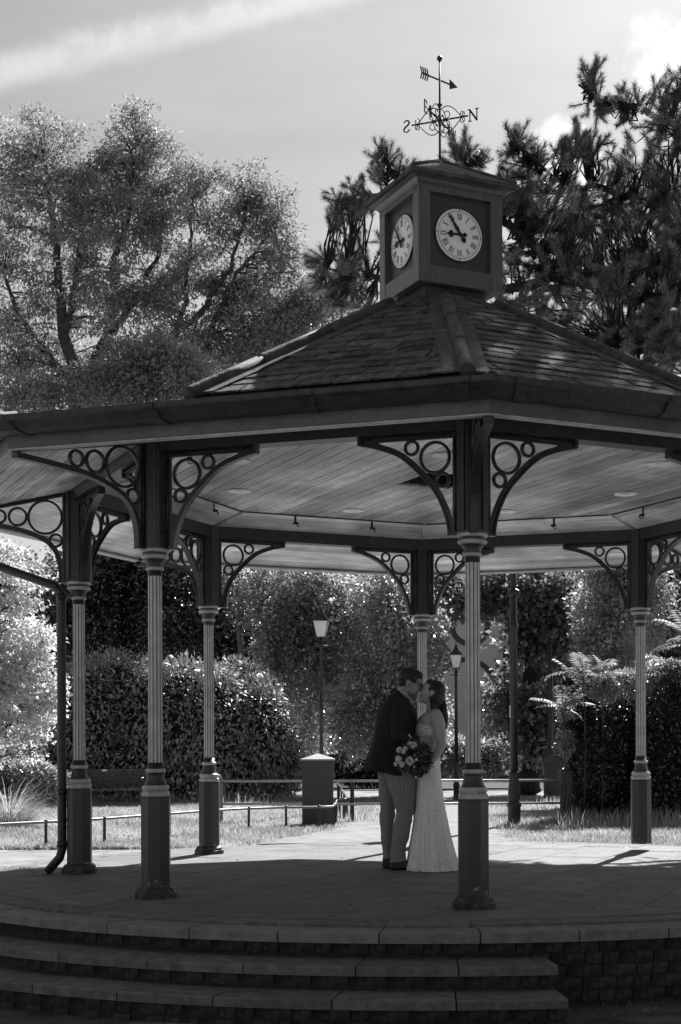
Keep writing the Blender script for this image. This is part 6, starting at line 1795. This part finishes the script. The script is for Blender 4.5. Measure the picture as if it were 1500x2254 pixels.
    near = [(905, 300, 930, 568, 0.115, -0.075), (980, 325, 990, 580, 0.12, -0.08), (1060, 348, 1060, 588, 0.115, -0.085), (1160, 383, 1160, 588, 0.105, -0.085), (1250, 408, 1250, 580, 0.10, -0.085), (1310, 422, 1310, 572, 0.095, -0.085), (1380, 414, 1380, 560, 0.09, -0.085), (1450, 400, 1450, 545, 0.085, -0.085), (1540, 390, 1540, 520, 0.08, -0.085), (1620, 384, 1620, 506, 0.078, -0.085), (1680, 378, 1680, 508, 0.08, -0.085), (1712, 376, 1704, 518, 0.083, -0.085)]
    for tab, sd in ((far, 2.0), (near, 7.0)):
        rings = [oval_ring(r[1], r[0], r[3], r[2], r[4], r[5], n, 2.2) for r in interp_rings(tab, 44)]
        b = uv_loft(rings, n); b.v = [tuple(np.array(p) - g) for p in b.v]
        me = b.mesh('trouser_leg', M['tweed']); poly_fix(me)
        wrinkle(me, 0.010, 7, sd, (1, 1, 1.6)); wrinkle(me, 0.004, 20, sd, (1, 1, 1.8))
        link('trouser_leg', me, root)
    # --- shoes
    for dy, pts, x in ((-0.10, [(378, 1700), (460, 1694), (505, 1704), (550, 1728), (600, 1748), (622, 1766), (620, 1776), (376, 1776)], 0), (0.09, [(306, 1690), (360, 1684), (420, 1704), (480, 1735), (520, 1752), (530, 1770), (525, 1776), (304, 1776)], 0)):
        b = MB(); P = [K(px, py, dy) for px, py in pts]
        for k, (wd, sh) in enumerate(((-0.046, 0.86), (-0.036, 0.97), (0.0, 1.0), (0.036, 0.97), (0.046, 0.86))): pass
        c = sum(P) / len(P); rings = []
        for wd, sh in ((-0.046, 0.80), (-0.040, 0.94), (-0.02, 1.0), (0.02, 1.0), (0.040, 0.94), (0.046, 0.80)):
            ring = []
            for p in P:
                q = c + (p - c) * np.array((sh, 1, sh)); q[1] = p[1] + wd; q[2] = max(q[2], 0.004); ring.append(q)
            rings.append(ring)
        b.loft(rings, 0, True); me = remesh(b, 0.006, 3); put('shoe', me, M['shoe'], root)
    return root
groom = build_groom()

def build_bride():
    g = K(740, 1776, 0.0); g[2] = 0.0
    root = empty('person', g)
    tag(root, 'woman in long pale lace wedding dress with dark ponytail, face lifted to kiss', 'person')
    S_ = 0.93; hc = K(712, 322, -0.01); T, R = head_frame(hc, math.radians(20), -1)
    b = MB(); add_head(b, T, R, S_, K(722, 462, 0), 0.054, True)
    tab = [(470, 690, 470, 780, 0.075, 0), (492, 648, 492, 805, 0.14, 0), (530, 605, 530, 818, 0.165, 0), (590, 588, 590, 828, 0.16, 0), (650, 582, 650, 826, 0.15, 0), (710, 594, 710, 808, 0.138, 0), (770, 608, 770, 796, 0.128, 0), (830, 610, 830, 786, 0.135, 0), (900, 604, 900, 780, 0.155, 0), (980, 600, 980, 785, 0.165, 0)]
    b.loft([oval_ring(r[1], r[0], r[3], r[2], r[4], 0, 28, 2.2) for r in interp_rings(tab, 26)], 0, True)
    capsule(b, [K(752, 508, -0.145), K(768, 560, -0.175), K(785, 650, -0.19), K(800, 752, -0.205), K(760, 830, -0.25), K(705, 895, -0.295)], [0.056, 0.055, 0.052, 0.043, 0.036, 0.026], 14)
    capsule(b, [K(730, 510, 0.145), K(690, 600, 0.22), K(640, 650, 0.27), K(580, 560, 0.26), K(540, 500, 0.235)], [0.052, 0.048, 0.042, 0.034, 0.026], 12)
    add_hand(b, K(702, 898, -0.298), (-0.75, -0.05, -0.65), (0.5, 0.1, -0.6), (-0.5, 0.35, 0.3), 0.88, 1.0)
    add_hand(b, K(540, 500, 0.235), (-0.8, -0.2, 0.4), (0.3, 0, 0.8), (0, -1, 0), 0.88, 0.4)
    bm_ = remesh(b, 0.0065, 3); put('body', bm_, M['skin_f'], root)
    # hair: smooth cap, length behind the neck and ponytail
    h = MB()
    h.sphere(T((-0.030, 0, 0.036), S_), [k * S_ for k in (0.098, 0.084, 0.097)], 18, 14, M=R); h.sphere(T((0.025, 0, 0.085), S_), [k * S_ for k in (0.055, 0.062, 0.038)], 14, 10, M=R)
    for sg in (-1, 1): h.sphere(T((-0.045, sg * 0.05, -0.02), S_), [k * S_ for k in (0.052, 0.035, 0.075)], 12, 10, M=R)
    capsule(h, [K(765, 330, 0), K(758, 400, -0.005), K(748, 470, 0)], [0.07, 0.058, 0.040], 14)
    capsule(h, [K(735, 400, -0.045), K(730, 470, -0.05)], [0.03, 0.022], 10); capsule(h, [K(735, 400, 0.045), K(730, 470, 0.05)], [0.03, 0.022], 10)
    hm = remesh(h, 0.006, 2); wrinkle(hm, 0.003, 40, 9.0, (1, 1, 0.3)); put('hair', hm, M['hair'], root)
    p = MB(); capsule(p, [K(800, 352, 0), K(818, 362, 0)], [0.018, 0.014], 10)
    capsule(p, [K(818, 370, 0), K(818, 420, 0), K(822, 480, -0.01), K(832, 540, -0.01), K(836, 590, -0.005), K(838, 626, 0)], [0.012, 0.026, 0.029, 0.024, 0.016, 0.004], 12)
    capsule(p, [K(812, 400, 0), K(802, 470, 0.01), K(806, 520, 0.01)], [0.014, 0.016, 0.005], 8)
    pm = remesh(p, 0.006, 2); wrinkle(pm, 0.004, 45, 2.0, (1, 1, 0.25)); put('ponytail', pm, M['hair'], root)
    b = MB()
    for dx, dz, dy in ((815, 352, 0), (822, 362, -0.012), (812, 368, -0.012), (826, 350, 0.005)): b.sphere(K(dx, dz, dy), 0.009, 8, 6)
    b.v = [tuple(np.array(q) - g) for q in b.v]; b.build('hair_flowers', M['shirt'], root)
    # bodice
    n = 40
    def top(t): return 0.0
    tab = [(600, 584, 590, 832, 0.163, 0), (640, 577, 645, 832, 0.158, 0), (690, 584, 690, 818, 0.147, 0), (740, 598, 740, 804, 0.137, 0), (790, 604, 790, 794, 0.135, 0), (840, 604, 840, 789, 0.143, 0), (880, 601, 880, 787, 0.152, 0)]
    rings = [oval_ring(r[1], r[0], r[3], r[2], r[4] + 0.004, 0, n, 2.2) for r in interp_rings(tab, 20)]
    # sweetheart dip: the top ring rises over the bust and falls at the front centre and under the arm
    for i in range(n):
        t = 2 * PI * i / n
        rise = 0.028 * math.exp(-((abs(((t - PI + PI) % (2 * PI)) - PI) - 0.75) / 0.35) ** 2)
        for k in range(4): rings[k][i][2] += rise * (1 - k / 4) - (0.035 * max(0, math.cos(t)) * (1 - k / 4))
    b = MB(); b.loft(rings, 0, True, cap=False); b.v = [tuple(np.array(q) - g) for q in b.v]
    o = b.build('bodice', M['lace'], root); poly_fix(o.data); wrinkle(o.data, 0.0025, 60, 4.0)
    for sg in (-1, 1):
        b = MB(); b.tube([K(628, 605, sg * 0.125), K(660, 540, sg * 0.135), K(705, 487, sg * 0.115), K(760, 478, sg * 0.11), K(812, 530, sg * 0.13), K(832, 600, sg * 0.10)], 0.0055, 6)
        b.v = [tuple(np.array(q) - g) for q in b.v]; b.build('strap', M['lace'], root)
    # skirt with hanging pleats
    n = 150
    tab = [(850, 604, 850, 788, 0.146, 0), (930, 598, 930, 786, 0.165, 0), (1010, 594, 1010, 793, 0.185, 0), (1100, 590, 1100, 803, 0.205, 0), (1200, 586, 1200, 816, 0.225, 0), (1300, 578, 1300, 832, 0.245, 0), (1400, 566, 1400, 852, 0.265, 0), (1500, 552, 1500, 872, 0.285, 0), (1600, 536, 1600, 897, 0.305, 0), (1690, 522, 1690, 921, 0.33, 0), (1740, 512, 1742, 936, 0.345, 0), (1774, 505, 1776, 956, 0.36, 0)]
    R_ = interp_rings(tab, 46); rings = []
    ph = [random.uniform(0, 6.28) for _ in range(6)]
    for q, r in enumerate(R_):
        f = q / 45
        def mod(t, f=f):
            return 1 + (0.014 + 0.060 * f ** 0.8) * (math.sin(15 * t + ph[0] + 1.1 * f) * 0.6 + math.sin(26 * t + ph[1] - 0.9 * f) * 0.45 + math.sin(41 * t + ph[2] + f) * 0.25 + math.sin(6 * t + ph[3] + 1.5 * f) * 0.4)
        rings.append(oval_ring(r[1], r[0], r[3], r[2], r[4], 0, n, 2.1, mod))
    for p_ in rings[-1]: p_[2] = max(0.003, p_[2] - 0.01 + 0.012 * math.sin(p_[0] * 60))
    b = MB(); b.loft(rings, 0, True, cap=False); b.v = [tuple(np.array(q) - g) for q in b.v]
    o = b.build('skirt', M['tulle'], root); poly_fix(o.data)
    # embroidered motifs scattered over the tulle
    em = MB()
    for _ in range(110):
        q = int(46 * random.random() ** 0.75); q = min(max(q, 6), 44); i = random.randrange(n)
        p0 = np.array(rings[q][i]); a = np.array(rings[q][(i + 2) % n]) - np.array(rings[q][i - 2]); c = np.array(rings[q + 1][i]) - np.array(rings[q - 1][i])
        nn_ = unitv(np.cross(a, c)); cen_ = sum(np.array(k) for k in rings[q]) / n
        if nn_ @ (p0 - cen_) < 0: nn_ = -nn_
        u_ = unitv(a); w_ = np.cross(nn_, u_); rr = random.uniform(0.006, 0.013); k0 = random.uniform(0, 6)
        pts = [p0 + nn_ * 0.008 + (u_ * math.cos(k0 + t * PI / 5) + w_ * math.sin(k0 + t * PI / 5)) * (rr if t % 2 == 0 else rr * 0.35) - g for t in range(10)]
        em.add([p0 + nn_ * 0.010 - g] + pts, [(0, 1 + t, 1 + (t + 1) % 10) for t in range(10)])
    tag(em.build('embroidery', M['motif'], root), kind='stuff')
    return root
bride = build_bride()

def build_bouquet():
    c0 = K(575, 862, -0.33); root = empty('bouquet', c0)
    tag(root, 'bridal bouquet of pale roses and dark leaves held at the waist', 'bouquet')
    M['petal'] = leaf_mat('rose_petal', 0.88, 0.3, 0.03, 0.5, 0.08)
    M['petal_dim'] = leaf_mat('dusky_petal', 0.22, 0.3, 0.03, 0.5, 0.2)
    M['bleaf'] = leaf_mat('bouquet_leaf', 0.05, 0.2, 0.10, 0.35, 0.5)
    def rose(c, r, m, name='rose'):
        polys = []; ax = unitv(np.array(c) - (c0 + np.array((0.03, 0.12, -0.02)))); s = unitv(np.cross(ax, (0, 0.2, 1))); u = np.cross(s, ax)
        for ring, (k, rad, hgt, wd) in enumerate(((5, 1.0, 0.1, 1.05), (5, 0.78, 0.42, 0.85), (4, 0.52, 0.62, 0.66), (3, 0.28, 0.72, 0.46))):
            for i in range(k):
                a = 2 * PI * (i + 0.37 * ring) / k; d = s * math.cos(a) + u * math.sin(a); t = -s * math.sin(a) + u * math.cos(a)
                base = np.array(c) + ax * r * (-0.45) + d * r * rad * 0.35; top = np.array(c) + ax * r * hgt + d * r * rad
                mid = (base + top) / 2 + d * r * 0.22
                polys.append(np.stack([base - t * r * 0.2, base + t * r * 0.2, mid + t * r * wd * 0.62, mid - t * r * wd * 0.62])); polys.append(np.stack([mid - t * r * wd * 0.62, mid + t * r * wd * 0.62, top + t * r * wd * 0.42, top - t * r * wd * 0.42]))
        link(name, fast_mesh(name, np.array(polys) - c0, 4, m), root)
    for x, y, r, dy in ((463, 790, 0.026, -0.42), (512, 784, 0.024, -0.43), (574, 756, 0.032, -0.42), (462, 870, 0.033, -0.44), (548, 880, 0.036, -0.47), (488, 906, 0.027, -0.45), (500, 806, 0.020, -0.45), (433, 905, 0.018, -0.42), (545, 742, 0.020, -0.40)):
        rose(K(x, y, dy), r, M['petal'])
    for x, y, r, dy in ((640, 800, 0.026, -0.43), (690, 780, 0.030, -0.40), (715, 830, 0.026, -0.38), (650, 860, 0.028, -0.44), (610, 830, 0.022, -0.46), (640, 950, 0.024, -0.42), (600, 960, 0.020, -0.43), (530, 940, 0.020, -0.44), (670, 760, 0.022, -0.38)):
        rose(K(x, y, dy), r, M['petal_dim'], 'dusky_flower')
    # small white filler
    b = MB()
    for _ in range(46):
        x, y = RNG.uniform(425, 700), RNG.uniform(740, 960)
        if (x - 565) ** 2 / 150 ** 2 + (y - 860) ** 2 / 130 ** 2 < 1: b.sphere(K(x, y, RNG.uniform(-0.47, -0.40)) - c0, RNG.uniform(0.004, 0.008), 6, 5)
    b.build('filler_blossom', M['petal_dim'], root)
    n = 620; d = unitv(RNG.normal(size=(n, 3)) * np.array((1, 0.8, 1)) + np.array((0, -0.35, 0)))
    P = c0 + np.array((0, -0.02, 0)) + d * np.array((0.145, 0.11, 0.13)) * (RNG.random(n)[:, None] ** 0.35)
    P[:, 0] += 0.01
    V = leaf_polys(P, unitv(d + RNG.normal(size=(n, 3)) * 0.5), unitv(RNG.normal(size=(n, 3)) + np.array((0, -0.6, 0.4))), RNG.uniform(0.03, 0.06, n), RNG.uniform(0.013, 0.026, n), 0.15) - c0
    link('leaves', fast_mesh('leaves', V, 4, M['bleaf']), root)
    b = MB()
    for i in range(9): b.tube([np.array((0.02 + 0.006 * (i % 3), 0.02, -0.03)), K(672 + (i % 3) * 8, 925, -0.325 + 0.01 * (i // 3)) - c0, K(640 - (i % 3) * 14, 1008 + (i % 2) * 10, -0.33 + 0.012 * (i // 3)) - c0], 0.004, 5)
    b.build('stems', M['bleaf'], root)
build_bouquet()
